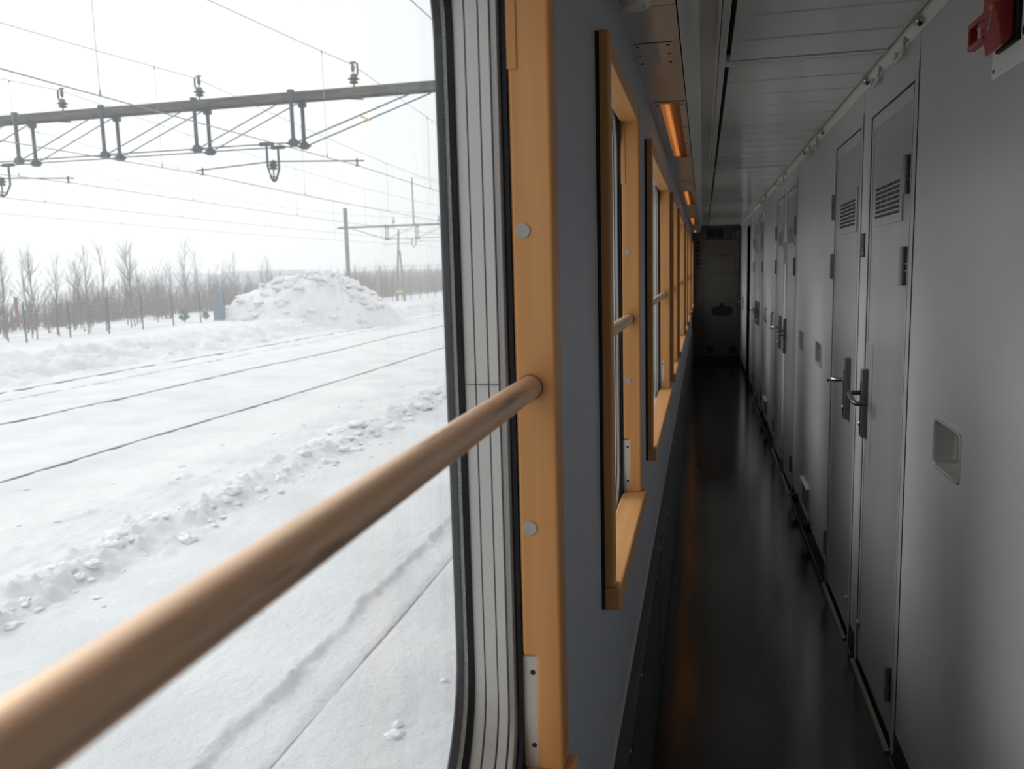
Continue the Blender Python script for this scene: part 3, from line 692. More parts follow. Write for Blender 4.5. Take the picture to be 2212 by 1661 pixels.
m = MB(); m.box(XR-0.006, XR-0.004, 1.56, 1.712, EYE+0.43, EYE+0.60); lb = m.build('instruction_label', MT['redd'], EB, bevel=0.0005)
m = MB(); m.box(XR-0.0066, XR-0.006, 1.565, 1.706, EYE+0.436, EYE+0.595); m.build('label_face', MT['pale'], lb)
m = MB(); m.cyl((XR-0.0045, 1.716, EYE+0.405), (XR-0.004, 1.716, EYE+0.405), 0.008, n=14); m.build('hole', MT['rubber'], pl)

# ------------------------------------------------------------------ end and back walls
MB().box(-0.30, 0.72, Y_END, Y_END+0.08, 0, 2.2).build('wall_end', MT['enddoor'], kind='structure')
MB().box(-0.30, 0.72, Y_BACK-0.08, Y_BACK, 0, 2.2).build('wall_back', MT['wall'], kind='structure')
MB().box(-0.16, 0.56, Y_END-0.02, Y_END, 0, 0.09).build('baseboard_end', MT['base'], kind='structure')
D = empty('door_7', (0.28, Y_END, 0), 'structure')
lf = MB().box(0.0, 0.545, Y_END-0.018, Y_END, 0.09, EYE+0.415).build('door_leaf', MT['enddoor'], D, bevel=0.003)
m = MB(); m.box(-0.006, 0.0, Y_END-0.020, Y_END, 0.09, EYE+0.42); m.box(0.0, 0.55, Y_END-0.020, Y_END, EYE+0.415, EYE+0.422); m.box(0.545, 0.551, Y_END-0.020, Y_END, 0.09, EYE+0.42)
m.box(0.0, 0.545, Y_END-0.0195, Y_END-0.017, EYE-0.56, EYE-0.553); m.build('shadow_gap', MT['dark'], D)
m = MB(); a, b, c, d_ = 0.065, 0.49, EYE-0.10, EYE+0.20
for q in ((a, b, c, c+0.006), (a, b, d_-0.006, d_), (a, a+0.004, c, d_), (b-0.004, b, c, d_)): m.box(q[0], q[1], Y_END-0.0195, Y_END-0.0175, q[2], q[3])
m.build('inset_outline', MT['dark'], lf)
m = MB(); m.box(0.235, 0.375, Y_END-0.021, Y_END-0.018, EYE+0.155, EYE+0.195); m.build('warning_label', MT['redd'], lf, bevel=0.001)
m = MB(); rr = [(0.285, Y_END-0.019, 0)]
ov = []
for k_ in range(24):
    an = 2*math.pi*k_/24; cxx = 0.285+(0.085 if math.cos(an) > 0 else -0.085); ov.append((cxx+0.075*math.cos(an), Y_END-0.022, EYE-0.68+0.075*math.sin(an)))
m.prism(ov, (0, 0.004, 0)); m.box(0.255, 0.315, Y_END-0.022, Y_END-0.018, EYE-0.61, EYE-0.55); m.build('litter_flap', MT['rubber'], lf)
m = MB(); m.tube([(0.515, Y_END-0.018, EYE-0.16), (0.515, Y_END-0.06, EYE-0.155), (0.515, Y_END-0.06, EYE+0.025), (0.515, Y_END-0.018, EYE+0.03)], 0.012, 10); m.build('pull_handle', MT['gun'], lf)
for xx in (0.055, 0.40): MB().box(xx, xx+0.10, Y_END-0.020, Y_END-0.017, 0.13, 0.24).build('foot_vent', MT['dark'], lf)
ES = empty('exit_sign', (0.43, Y_END, EYE+0.5)); tag(ES, 'dark green running man exit sign with arrow above the end door', 'exit sign')
MB().box(0.322, 0.545, Y_END-0.03, Y_END, EYE+0.43, EYE+0.565).build('sign_frame', MT['dim'], ES, bevel=0.002)
MB().box(0.330, 0.537, Y_END-0.032, Y_END-0.03, EYE+0.438, EYE+0.557).build('sign_face', MT['green'], ES)
m = MB(); yy = Y_END-0.034; ez = EYE+0.50
m.cyl((0.372, yy, ez+0.040), (0.372, yy+0.002, ez+0.040), 0.010, n=12)
for p_, q_ in (((0.368, ez+0.028), (0.360, ez-0.005)), ((0.360, ez-0.005), (0.378, ez-0.025)), ((0.378, ez-0.025), (0.372, ez-0.048)), ((0.360, ez-0.005), (0.345, ez-0.028)), ((0.345, ez-0.028), (0.335, ez-0.045)), ((0.368, ez+0.022), (0.388, ez+0.005)), ((0.366, ez+0.022), (0.348, ez+0.008))):
    m.cyl((p_[0], yy+0.001, p_[1]), (q_[0], yy+0.001, q_[1]), 0.0055, n=6)
m.build('running_man', MT['dim'], ES)
m = MB(); m.box(0.405, 0.450, yy, yy+0.002, ez-0.006, ez+0.006); m.prism([(0.445, yy, ez+0.020), (0.445, yy, ez-0.020), (0.478, yy, ez)], (0, 0.002, 0)); m.build('arrow', MT['dim'], ES)
MB().box(0.495, 0.520, yy, yy+0.002, EYE+0.445, EYE+0.550).build('door_symbol', MT['dim'], ES)
DP = empty('display_panel', (0.17, Y_END, EYE+0.5)); tag(DP, 'black double display panel left of the exit sign', 'display')
MB().box(0.045, 0.300, Y_END-0.025, Y_END, EYE+0.435, EYE+0.570).build('housing', MT['heater'], DP, bevel=0.003)
for xx in (0.052, 0.176): MB().box(xx, xx+0.117, Y_END-0.027, Y_END-0.025, EYE+0.443, EYE+0.562).build('screen', MT['rubber'], DP)
zz = EYE+0.405
for k_, (rd, sz, lab) in enumerate(((1, 0.062, 'round black sticker, topmost'), (0, 0.095, 'square black pictogram sticker, upper one'), (1, 0.055, 'round black sticker between the two square ones'), (0, 0.095, 'square black pictogram sticker, lower one'), (1, 0.045, 'small dark red round sticker, upper of three'), (1, 0.045, 'small dark red round sticker, middle of three'), (1, 0.045, 'small dark red round sticker, lowest of three'))):
    S = empty('sticker', (-0.075, Y_END, zz-sz/2)); tag(S, lab + ' on the end wall', 'sticker', 'stickers beside the end door')
    if rd: MB().cyl((-0.075, Y_END-0.002, zz-sz/2), (-0.075, Y_END, zz-sz/2), sz/2, n=20).build('face', MT['rubber'] if sz > 0.05 else MT['redd'], S)
    else:
        MB().box(-0.075-0.036, -0.075+0.036, Y_END-0.002, Y_END, zz-sz, zz).build('face', MT['rubber'], S, bevel=0.001)
        m = MB(); m.cyl((-0.09, Y_END-0.003, zz-0.035), (-0.06, Y_END-0.003, zz-0.062), 0.005, n=6); m.cyl((-0.082, Y_END-0.003, zz-0.026), (-0.082, Y_END-0.0025, zz-0.026), 0.008, n=10); m.build('symbol', MT['dim'], S)
    zz -= sz+0.022
# lever on the side door just before the end wall
SL = empty('side_door_handle', (XR, 12.35, 0.9)); tag(SL, 'chrome lever handle on grey plate near the corridor end', 'door handle')
MB().box(XR-0.010, XR, 12.30, 12.40, EYE-0.62, EYE-0.42).build('plate', MT['gunp'], SL, bevel=0.002)
MB().tube([(XR-0.01, 12.35, EYE-0.50), (XR-0.06, 12.35, EYE-0.50), (XR-0.065, 12.25, EYE-0.50)], 0.011, 8).build('lever', MT['chrome'], SL)
#--EXTERIOR--

# ================================================================== outside
G = EYE-2.85                     # snow level between the tracks
PL = EYE-2.30                    # level of the raised ground beyond the ploughed bank
rnd = random.Random(7)
def sstep(a, b, x):
    t = min(1, max(0, (x-a)/(b-a))); return t*t*(3-2*t)
def nz(x, y, z=0.0): return noise.noise(Vector((x, y, z)))
def ground_h(x, y):
    h = G + 0.05*nz(x*0.35, y*0.12, 3) + 0.015*nz(x*1.7, y*0.7, 5)
    # ploughed ridge of broken snow
    xr = -6.05 + 0.18*nz(0, y*0.35, 9)
    a = max(0.0, 1-abs(x-xr)/0.75)
    if a > 0:
        v = noise.voronoi(Vector((x*4.6, y*4.0, 0.0)))[0]
        v3 = noise.voronoi(Vector((x*10.5, y*9.0, 2.0)))[0]
        aa = min(1, a*1.6)
        h += (0.15+0.06*nz(y*0.8, 2, 2))*(sstep(xr+0.42, xr+0.02, x) if x > xr else sstep(xr-0.75, xr-0.1, x))*(0.75+0.5*nz(x*2.6, y*2.2, 6)) + aa*0.26*max(0, 0.42-v[0]) + aa*0.13*max(0, 0.36-v3[0]) + aa*0.055*abs(nz(x*5, y*5, 4)) + aa*0.02*nz(x*14, y*14, 4)
    b = math.exp(-((x+7.4)/1.1)**2)
    v2 = noise.voronoi(Vector((x*3.0, y*2.2, 4.0)))[0]
    h += b*0.20*max(0, 0.30-v2[0]) + b*0.03*abs(nz(x*6, y*5, 2))
    # small crusted lip beside the nearest track, and the shallow flangeway groove
    xl = -2.86 + 0.07*nz(3, y*1.3, 1) + 0.03*nz(3, y*5, 1)
    h += 0.060*sstep(xl+0.05, xl-0.03, x)*sstep(xl-1.3, xl-0.05, x)*(0.7+0.6*nz(5, y*2.1, 3)) + 0.025*max(0, 1-abs(x-xl)/0.12)*abs(nz(x*12, y*9, 2))*2
    h -= 0.014*math.exp(-((x+2.50)/0.03)**2)
    if x > -2.5: h -= 0.012 + 0.03*sstep(-2.2, -1.6, x) + 0.02*nz(x*5, y*4, 8)*sstep(-2.2, -1.9, x)
    for xr2 in (-9.9, -14.13, -17.1, -18.32): h -= 0.012*math.exp(-((x-xr2)/0.07)**2)
    h += 0.020*nz(x*4.5, y*3.5, 11)*sstep(-3.4, -7, x)
    # bank and the raised ground beyond
    wob = 0.5*nz(1, y*0.22, 6)+0.22*nz(4, y*0.9, 6)
    t = sstep(-19.3, -21.6+wob, x)
    h += t*0.55 + sstep(-18.7, -19.8, x)*sstep(-23.0, -21.6, x)*0.30*(0.6*nz(x*1.4, y*0.7, 2)+0.7*nz(x*3.2, y*2.2, 2)+0.45*abs(nz(x*7, y*5, 2))) + 0.05*sstep(-16.5, -18.6, x)*nz(x*2.4, y*1.9, 4) + 0.08*t*math.exp(-((x+21.7-wob)/0.6)**2)
    # heap of cleared snow
    dx, dy = x+23.1, y-46.2
    u = (dx*0.88+dy*0.47)/(4.4 if dx*0.88+dy*0.47 < 0 else 5.2); v_ = (-dx*0.47+dy*0.88)/4.2
    r = math.sqrt(u*u+v_*v_)*(1+0.16*nz(u*2.2, v_*2.2, 1))
    if r < 1.25:
        q = max(0, 1-r*r*0.82); h += 2.35*q**0.80 * sstep(1.25, 0.9, r) + (0.30*nz(x*1.3, y*1.3, 3)+0.34*nz(x*2.6, y*2.6, 7)+0.30*abs(nz(x*4.4, y*4.4, 7)))*sstep(1.25, 0.6, r)
    return h
def axis(segs):
    o = []
    for a, b, st in segs:
        n = max(1, int(round(abs(b-a)/st)))
        for k in range(n): o.append(a+(b-a)*k/n)
    o.append(segs[-1][1]); return o
xs = axis([(12, -1.6, 2.0), (-1.6, -3.3, 0.022), (-3.3, -7.6, 0.045), (-7.6, -21.0, 0.13), (-21.0, -28, 0.2), (-28, -60, 1.5), (-60, -420, 20)])
ysg = axis([(-30, 0, 1.5), (0, 3.0, 0.07), (3.0, 18, 0.055), (18, 40, 0.16), (40, 56, 0.22), (56, 110, 1.0), (110, 600, 20)])
vs = []
for yv in ysg:
    for xv in xs: vs.append((xv, yv, ground_h(xv, yv) if xv > -60 and yv < 110 else PL if xv < -21 else G))
nx = len(xs)
gm = bpy.data.meshes.new('snow_ground')
gm.from_pydata(vs, [], [(j_*nx+i_, j_*nx+i_+1, (j_+1)*nx+i_+1, (j_+1)*nx+i_) for j_ in range(len(ysg)-1) for i_ in range(nx-1)])
gm.polygons.foreach_set('use_smooth', [True]*len(gm.polygons)); gm.materials.append(MT['snow'])
go = bpy.data.objects.new('snow_ground', gm); col.objects.link(go); tag(go, 'snow covered ground with ploughed banks beside the tracks', 'snow', kind='stuff')

# lumps of broken snow
def lump_mesh(seed):
    r_ = random.Random(seed); mb = MB(); n = 9; rings = []
    sx, sy, sz = r_.uniform(0.8, 1.5), r_.uniform(0.7, 1.2), r_.uniform(0.38, 0.62)
    for i in range(1, n):
        th_ = math.pi*i/n; ring = []
        for k in range(12):
            ph = 2*math.pi*k/12
            d = Vector((math.sin(th_)*math.cos(ph), math.sin(th_)*math.sin(ph), math.cos(th_)))
            q = 1+0.55*noise.noise(d*1.5+Vector((seed*3.1, 0, 0)))+0.28*noise.noise(d*4+Vector((seed, 2, 0)))
            ring.append((d.x*sx*q, d.y*sy*q, d.z*sz*q))
        rings.append(ring)
    mb.loft(rings, True); mb.poly(rings[0][::-1]); mb.poly(rings[-1]); return mb
protos = []
for k in range(6):
    o = lump_mesh(k+1).build('snow_lump', MT['lump']); protos.append(o)
spots = []
for k in range(150):
    yy = 3.2 + 15*rnd.random()**1.4; xx = -6.0+rnd.gauss(0.10, 0.24); s_ = rnd.choice([0.02, 0.025, 0.03, 0.035, 0.045, 0.055, 0.07, 0.10])*(1+0.03*yy)
    spots.append((xx, yy, s_))
for k in range(14): spots.append((-5.55+rnd.gauss(0, 0.25), 3+12*rnd.random(), rnd.uniform(0.02, 0.045)))
for k in range(26): spots.append((-7.6+rnd.gauss(0, 0.8), 4+14*rnd.random(), rnd.uniform(0.02, 0.05)))
for p_ in ((-5.35, 3.75, 0.075), (-5.75, 3.35, 0.12), (-1.92, 4.72, 0.035), (-1.90, 4.60, 0.045), (-1.80, 5.35, 0.03), (-1.99, 4.1, 0.03)): spots.append(p_)
nheap = len(spots)
for k in range(110):
    an = rnd.uniform(0, 6.28); rr = math.sqrt(rnd.random())*1.05
    pu, pv = rr*math.cos(an)*4.6, -abs(rr*math.sin(an))*4.2
    spots.append((-23.1+pu*0.88-pv*0.47, 46.2+pu*0.47+pv*0.88, rnd.choice([0.10, 0.14, 0.18, 0.24, 0.32])))
nbank = len(spots)
for k in range(70): spots.append((rnd.uniform(-22.0, -19.2), rnd.uniform(19, 52), rnd.choice([0.04, 0.05, 0.06, 0.08, 0.11])))
for k, (xx, yy, s_) in enumerate(spots):
    o = protos[k] if k < 6 else protos[k % 6].copy()
    if k >= 6: col.objects.link(o)
    o.location = (xx, yy, ground_h(xx, yy)+s_*0.10); o.scale = (s_, s_, s_); o.rotation_euler = (0, 0, rnd.uniform(0, 6.28))
    sz_ = 'large' if s_ > 0.085 else 'middling' if s_ > 0.045 else 'small'
    pl_ = 'near end' if yy < 6.5 else 'middle' if yy < 11 else 'far end'
    if k >= nbank: w_ = 'left' if yy < 30 else 'middle' if yy < 40 else 'right'; tag(o, 'snow clod on the ploughed bank beyond the tracks, %s part' % w_, 'snow lump', 'clods on the far bank, '+w_)
    elif k >= nheap: q_ = 'large' if s_ > 0.2 else 'smaller'; w_ = 'left' if yy < 45 else 'right'; tag(o, '%s snow block on the %s part of the big cleared snow heap' % (q_, w_), 'snow lump', 'blocks on the snow heap, %s, %s' % (q_, w_))
    elif xx > -3: tag(o, 'small snow lump lying beside the nearest track', 'snow lump', 'lumps beside the nearest track')
    elif xx < -6.7: tag(o, 'small snow lump beyond the broken ridge, towards its '+pl_, 'snow lump', 'lumps beyond the ridge, '+pl_)
    else: tag(o, '%s lump of broken snow on the ploughed ridge, %s side, %s' % (sz_, 'near' if xx > -6.0 else 'far', pl_), 'snow lump', 'ridge lumps, %s, %s, %s' % (sz_, 'near side' if xx > -6 else 'far side', pl_))

# rails
for xx, lab in ((-9.9, 'first dark rail in the snow beyond the ridge'), (-14.13, 'second dark rail in the snow, mid distance'), (-17.10, 'thin rail just before the farthest one'), (-18.32, 'farthest dark rail, at the foot of the snow bank')):
    m = MB(); hh = 0.030 if xx != -17.10 else 0.014
    yy = -20
    R0 = []
    while yy < 300:
        z_ = G+0.05*nz(xx*0.35, yy*0.12, 3) + 0.015*nz(xx*1.7, yy*0.7, 5) - 0.02
        R0.append([(xx-0.030, yy, z_-0.05), (xx+0.030, yy, z_-0.05), (xx+0.030, yy, z_+hh-0.008), (xx+0.022, yy, z_+hh), (xx-0.022, yy, z_+hh), (xx-0.030, yy, z_+hh-0.008)]); yy += 1.0 if yy < 60 else 8
    m.loft(R0, False, True); o = m.build('rail_track', MT['railm']); o.name = 'railway_rail'; tag(o, lab, 'rail')

o = MB().box(-2.512, -2.488, -5, 60, G-0.06, G-0.020).build('railway_rail', MT['frost']); tag(o, 'frosted rail edge in the snow nearest the train, bottom of the window', 'rail')
# ------------------------------------------------------------------ overhead line portal (near)
def rod(mb, a, b, r, n=6): mb.cyl(a, b, r, n=n)
def portal(name, label, y0, xa, xb, posts, top, low, mast_x, mast_top, scale=1.0, endbay=None):
    P = empty(name, (mast_x, y0, PL)); tag(P, label, 'overhead line portal')
    yb = y0+0.62
    m = MB()
    for yy in (y0, yb): m.box(xa, xb, yy-0.05, yy+0.05, top-0.15, top)
    m.build('top_chord', MT['rust'], P, bevel=0.012)
    m = MB(); x_ = xa+0.4
    while x_ < xb: m.box(x_-0.04, x_+0.04, y0, yb, top-0.12, top-0.06); x_ += 0.72
    m.box(xa, xb, y0+0.05, yb-0.05, top-0.10, top-0.085); m.build('batten_plate', MT['rust'], P)
    for yy, lbl in ((y0, 0), (yb, 1)):
        for k, x_ in enumerate(posts):
            m = MB(); m.cyl((x_, yy, low), (x_, yy, top-0.15 if lbl else top+0.05), 0.052, n=10); po = m.build('strut', MT['gal'], P)
            m = MB()
            if not lbl: m.cyl((x_, yy, top-0.20), (x_, yy, top+0.06), 0.095, n=12)
            else: m.box(x_-0.10, x_+0.10, yy-0.06, yy+0.06, top-0.27, top-0.15)
            m.lathe((x_, yy, low), [(0.09, -0.10), (0.13, -0.07), (0.13, 0.03), (0.08, 0.09)], 10)
            m.box(x_-0.19, x_+0.19, yy-0.02, yy+0.02, low-0.05, low+0.0); m.build('clamp', MT['gal'], po)
        m = MB()
        P_ = sorted(posts)
        for a_, b_ in zip(P_[:-1], P_[1:]):
            rod(m, (a_+0.1, yy, low), (b_-0.1, yy, low-0.01), 0.018); 
        mid = endbay if endbay else (P_[0]-2.6, P_[-1]+3.5)
        for a_, b_ in zip(P_[:-1], P_[1:]): rod(m, (a_+0.12, yy, low+0.03), (b_-0.15, yy, top-0.17), 0.016)
        rod(m, (P_[-1]+0.12, yy, low), (mid[1], yy, top-0.16), 0.019); rod(m, (P_[0]-0.12, yy, low), (mid[0], yy, top-0.16), 0.019)
        m.build('tie_rod', MT['gal'], P)
    m = MB()
    for k, x_ in enumerate(sorted(posts)): rod(m, (x_+0.1, y0, low+0.02), (x_+0.02, yb, low), 0.014)
    m.build('cross_tie', MT['gal'], P)
    m = MB(); m.box(mast_x-0.13, mast_x+0.13, y0+0.10, y0+0.13, PL-0.3, mast_top); m.box(mast_x-0.13, mast_x+0.13, y0+0.45, y0+0.48, PL-0.3, mast_top); m.box(mast_x-0.02, mast_x+0.02, y0+0.1, y0+0.48, PL-0.3, mast_top)
    m.box(mast_x-0.9, mast_x+0.3, y0-0.05, y0+0.7, top-0.16, top-0.1)
    m.build('mast', MT['gal'], P)
    return P
Z = EYE
NP = portal('overhead_line_portal', 'grey lattice portal beam close to the train, seen high across the window', 20.7, -25.2, 1.2, [-22.05, -19.17, -16.32, -13.42, -10.56], Z+4.83, Z+3.56, -24.9, Z+5.3, endbay=(-24.6, -6.9))
# yellow spacer on the right hand tie rods, scaffold of the rods
m = MB(); m.cyl((-8.62, 20.70, Z+4.09), (-8.62, 21.32, Z+4.09), 0.022, n=8); m.build('yellow_spacer', MT['yellow'], NP)
def insulator_stack(mb, x, y, z, s=1.0):
    mb.lathe((x, y, z), [(0.03*s, 0), (0.10*s, 0.01*s), (0.13*s, 0.05*s), (0.07*s, 0.075*s), (0.10*s, 0.10*s), (0.17*s, 0.125*s), (0.10*s, 0.155*s), (0.10*s, 0.19*s), (0.085*s, 0.24*s), (0.04*s, 0.27*s)], 14)
def make_support(kind_left):
    R_ = empty('catenary_insulator', (0, 0, 0))
    def pb(mb, nm, mt, par=R_):
        o = mb.build(nm, mt); o.parent = par; return o
    m = MB(); m.cyl((0, 0, 0), (0, 0, 0.2), 0.022, n=8); m.box(-0.28, 0.10, -0.10, 0.10, -0.01, 0.02); m.tube([(-0.1, -0.06, -0.17), (0.28, -0.08, -0.21)], 0.02, 6); pb(m, 'mounting', MT['gal'])
    m = MB(); insulator_stack(m, 0, 0, 0.21, 0.95); pb(m, 'insulator', MT['ins'])
    s = -1 if kind_left else 1
    m = MB(); m.tube([(0.09*s, 0, 0.40), (0.12*s, 0, 0.50), (0.12*s, 0, 0.70), (0.04*s, 0, 0.75), (-0.08*s, 0, 0.74)], 0.026, 8); pb(m, 'hanger_arm', MT['gal'])
    m = MB(); m.lathe((-0.01*s, 0, 0.50), [(0.015, 0), (0.04, 0.03), (0.05, 0.10), (0.04, 0.17), (0.02, 0.25)], 10); pb(m, 'clamp', MT['ins'])
    return R_
TX = [-8.9, -13.42, -17.8]
ps_ = None
for k, x_ in enumerate(TX):
    o = make_support(k > 0)
    o.location = (x_, 21.0, Z+4.83-0.06); tag(o, 'brown insulator and wire clamp standing on the near portal beam, ' + ['rightmost', 'middle', 'leftmost'][k], 'insulator', 'insulators on the near portal')
def make_hanger(x, xl, xr, lab):
    H = empty('wire_hanger', (x, 21.0, Z+3.56)); tag(H, lab, 'wire hanger')
    m = MB()
    m.tube([(x, 20.7, Z+3.56), (x, 20.7, Z+2.98), (x, 20.85, Z+2.70), (x, 20.97, Z+2.62)], 0.032, 8); m.tube([(x, 21.32, Z+3.56), (x, 21.32, Z+2.98), (x, 21.15, Z+2.70), (x, 21.03, Z+2.62)], 0.032, 8)
    for yy in (20.7, 21.32): m.box(x-0.19, x+0.19, yy-0.05, yy+0.05, Z+3.51, Z+3.60)
    m.cyl((x, 20.83, Z+2.74), (x, 21.17, Z+2.74), 0.016, n=6); m.cyl((x, 21.0, Z+2.60), (x, 21.0, Z+3.0), 0.022, n=8); m.build('hanger_frame', MT['gal'], H)
    m = MB(); insulator_stack(m, x, 21.0, Z+2.92, 0.95); m.build('insulator', MT['ins'], H)
    for xe in (xl, xr):
        m = MB(); ze = Z+3.02
        m.cyl((x, 21.0, Z+3.14), (xe+(0.2 if xe > x else -0.2), 21.0, ze), 0.018, n=8); m.tube([(xe, 21.0, ze+0.07), (xe, 21.0, ze-0.10)], 0.025, 6); m.box(xe-0.05, xe+0.05, 20.96, 21.04, ze-0.13, ze-0.10); m.build('steady_arm', MT['gal'], H)
make_hanger(-11.35, -13.5, -8.92, 'U shaped hanger with two steady arms below the near portal beam')
make_hanger(-20.15, -22.4, -17.85, 'U shaped hanger below the near portal beam at the left image edge')

# wires
def tube_line(pts, r, mt, n=4): return MB().tube(pts, r, n)
TW = [(-8.9, 'of the nearest of the visible tracks'), (-13.45, 'of the second visible track'), (-17.8, 'of the third visible track'), (-22.4, 'of the fourth visible track'), (-27.0, 'of the farthest track')]
def mess_z(y, sag=0.80):
    t = ((y-21.0)/55.0) % 1.0; return Z+5.45-4*sag*t*(1-t)
def cont_z(y):
    t = ((y-21.0)/55.0) % 1.0; return Z+2.90-0.16*4*t*(1-t)
for k, (x_, lab) in enumerate(TW):
    ys_ = [-34+55/16*i for i in range(0, 16*4+1)]
    W_ = empty('overhead_wire', (x_, 21, Z+2.9)); tag(W_, 'overhead contact and carrier wires ' + lab, 'overhead wire', 'overhead wires over the tracks')
    MB().tube([(x_, yy, cont_z(yy)) for yy in ys_], 0.011, 5).build('contact_wire', MT['wire'], W_)
    MB().tube([(x_, yy, mess_z(yy)) for yy in ys_], 0.0095, 5).build('carrier_wire', MT['wire2'], W_)
    q = -12.25+ (0 if k in (0,) else 0.0) + (2.0*k if k > 2 else 0)
    while q < 120:
        if abs(((q-21.0) % 55)) > 1.2:
            m = MB(); m.cyl((x_, q, cont_z(q)), (x_, q, mess_z(q)), 0.006, n=4); m.cyl((x_, q, cont_z(q)), (x_, q, cont_z(q)+0.10), 0.022, 0.010, n=6); m.cyl((x_, q, mess_z(q)-0.05), (x_, q, mess_z(q)+0.02), 0.018, n=6)
            m.build('dropper', MT['wire2'], W_)
        q += 7.85
# feeder wires seen at the top right of the window
for k, (xa, lab) in enumerate(((-4.85, 'left'), (-4.45, 'middle'), (-3.95, 'right'))):
    o = MB().tube([(xa, yy, Z+4.62-0.0008*(yy-10)**2*0) for yy in (-20, 0, 20, 60, 120)], 0.011, 5).build('feeder_wire', MT['wire']); tag(o, 'feeder wire crossing the upper right corner of the window, %s of three' % lab, 'wire')

# far portal
FP = portal('overhead_line_portal', 'pale lattice portal with a tall mast in the far distance', 76.0, -34.6, 1.2, [-29.7, -26.65, -23.6, -20.5, -17.4], Z+4.80, Z+3.50, -33.9, Z+6.6, endbay=(-33.4, -13.5))
for k, x_ in enumerate((-29.0, -24.45)):
    o = make_support(False); o.location = (x_, 76.3, Z+4.75); tag(o, 'insulator on the far portal beam, ' + ['left one', 'right one'][k], 'insulator', 'insulators on the far portal')
H = empty('wire_hanger', (-27.0, 76.3, Z+3.5)); tag(H, 'small U shaped hanger below the far portal beam', 'wire hanger')
MB().tube([(-27.2, 76.3, Z+3.5), (-27.2, 76.3, Z+2.9), (-27.0, 76.3, Z+2.6), (-26.8, 76.3, Z+2.9), (-26.8, 76.3, Z+3.5)], 0.05, 6).build('hanger_frame', MT['gal'], H)
MB().cyl((-30.2, 76.3, Z+2.95), (-25.8, 76.3, Z+3.2), 0.02, n=6).build('steady_arm', MT['gal'], H)
o = MB().cyl((-26.95, 76.3, Z+4.8), (-26.95, 76.3, Z+9.15), 0.07, n=8).build('tall_post', MT['gal']); tag(o, 'tall thin post standing on the far portal beam', 'post')
o = MB().tube([(-26.95, 76.3, Z+9.15), (-25.4, 76.3, Z+9.1), (-22.5, 78.3, Z+8.3), (-18, 84, Z+7.0), (-6, 110, Z+6.4)], 0.012, 5).build('thin_cable', MT['wire2']); tag(o, 'thin cable running right from the tall far post', 'cable')
# wooden A pole by the fence
W_ = empty('wooden_pole', (-26.75, 71.4, PL)); tag(W_, 'slim wooden A pole with yellow tag by the far fence', 'pole')
m = MB(); m.cyl((-27.10, 71.4, PL-0.3), (-26.68, 71.4, Z+4.05), 0.11, 0.09, n=8); m.cyl((-26.35, 71.4, PL-0.3), (-26.64, 71.4, Z+2.2), 0.10, 0.08, n=8); m.build('timber', MT['timber'], W_)
MB().box(-27.1, -26.45, 71.2, 71.25, PL+0.72, PL+0.95).build('yellow_tag', MT['yellow'], W_)

# fence: posts, wires
F = empty('wire_fence', (-26.9, 50, PL)); tag(F, 'grey wire mesh fence with steel posts beyond the snow bank', 'fence')
fy = 23.6
fys = []
while fy < 118: fys.append(fy); fy += 2.43
for fy in fys:
    m = MB(); m.cyl((-26.9, fy, PL-0.2), (-26.9, fy, PL+1.62), 0.032, n=8); m.lathe((-26.9, fy, PL+1.62), [(0.036, 0), (0.030, 0.02), (0.0001, 0.03)], 8); m.build('post', MT['gal'], F)
m = MB()
for q in range(9): m.cyl((-26.93, fys[0], PL+0.06+q*0.185), (-26.93, fys[-1], PL+0.06+q*0.185), 0.0035, n=3)
yy = fys[0]
while yy < 75: m.cyl((-26.93, yy, PL+0.05), (-26.93, yy, PL+1.56), 0.0025, n=3, caps=False); yy += 0.16
m.build('mesh_wire', MT['wire2'], F)
C_ = empty('trackside_cabinet', (-27.0, 42.6, PL)); tag(C_, 'blue grey trackside post cabinet left of the snow heap', 'cabinet')
MB().box(-27.25, -26.72, 42.4, 42.8, PL-0.1, PL+0.80).build('lower_box', MT['cab'], C_, bevel=0.02)
MB().box(-27.17, -26.80, 42.45, 42.75, PL+0.80, PL+1.75).build('upper_box', MT['cab'], C_, bevel=0.03)
o = MB().cyl((-37.6, 39.3, PL-0.2), (-37.6, 39.3, PL+1.65), 0.10, n=8).build('marker_post', MT['redpost']); tag(o, 'dull red marker post among the trees at far left', 'post')

# ------------------------------------------------------------------ bare trees
def tree_mesh(seed, H, spread=0.16, nb=16, r0=0.05):
    r_ = random.Random(seed); mb = MB()
    def branch(p, d, L, r, lvl):
        n = 5 if lvl == 0 else 4; pts = [p]; q = Vector(p); dd = Vector(d)
        for i in range(n):
            dd = (dd + Vector((r_.gauss(0, 0.06), r_.gauss(0, 0.06), 0.05))).normalized(); q = q+dd*(L/n); pts.append(q.copy())
        rr = [r*(1-0.80*i/n) for i in range(n+1)]
        mb.tube(pts, rr, 4 if lvl else 5)
        if lvl < 2:
            kk = nb if lvl == 0 else 5
            for b in range(kk):
                t = r_.uniform(0.22 if lvl == 0 else 0.15, 0.95); i = min(n-1, int(t*n)); pp = pts[i].lerp(pts[i+1], t*n-i)
                az = r_.uniform(0, 6.28); tilt = r_.uniform(0.35, 0.75)
                nd = (dd*math.cos(tilt)+Vector((math.cos(az), math.sin(az), 0.1))*math.sin(tilt)).normalized()
                branch(pp, nd, L*(0.42*(1-t*0.55)) if lvl == 0 else L*0.5*(1-t*0.4), rr[i]*0.5, lvl+1)
    branch(Vector((0, 0, -0.2)), Vector((r_.gauss(0, 0.05), r_.gauss(0, 0.05), 1)), H, r0, 0)
    return mb
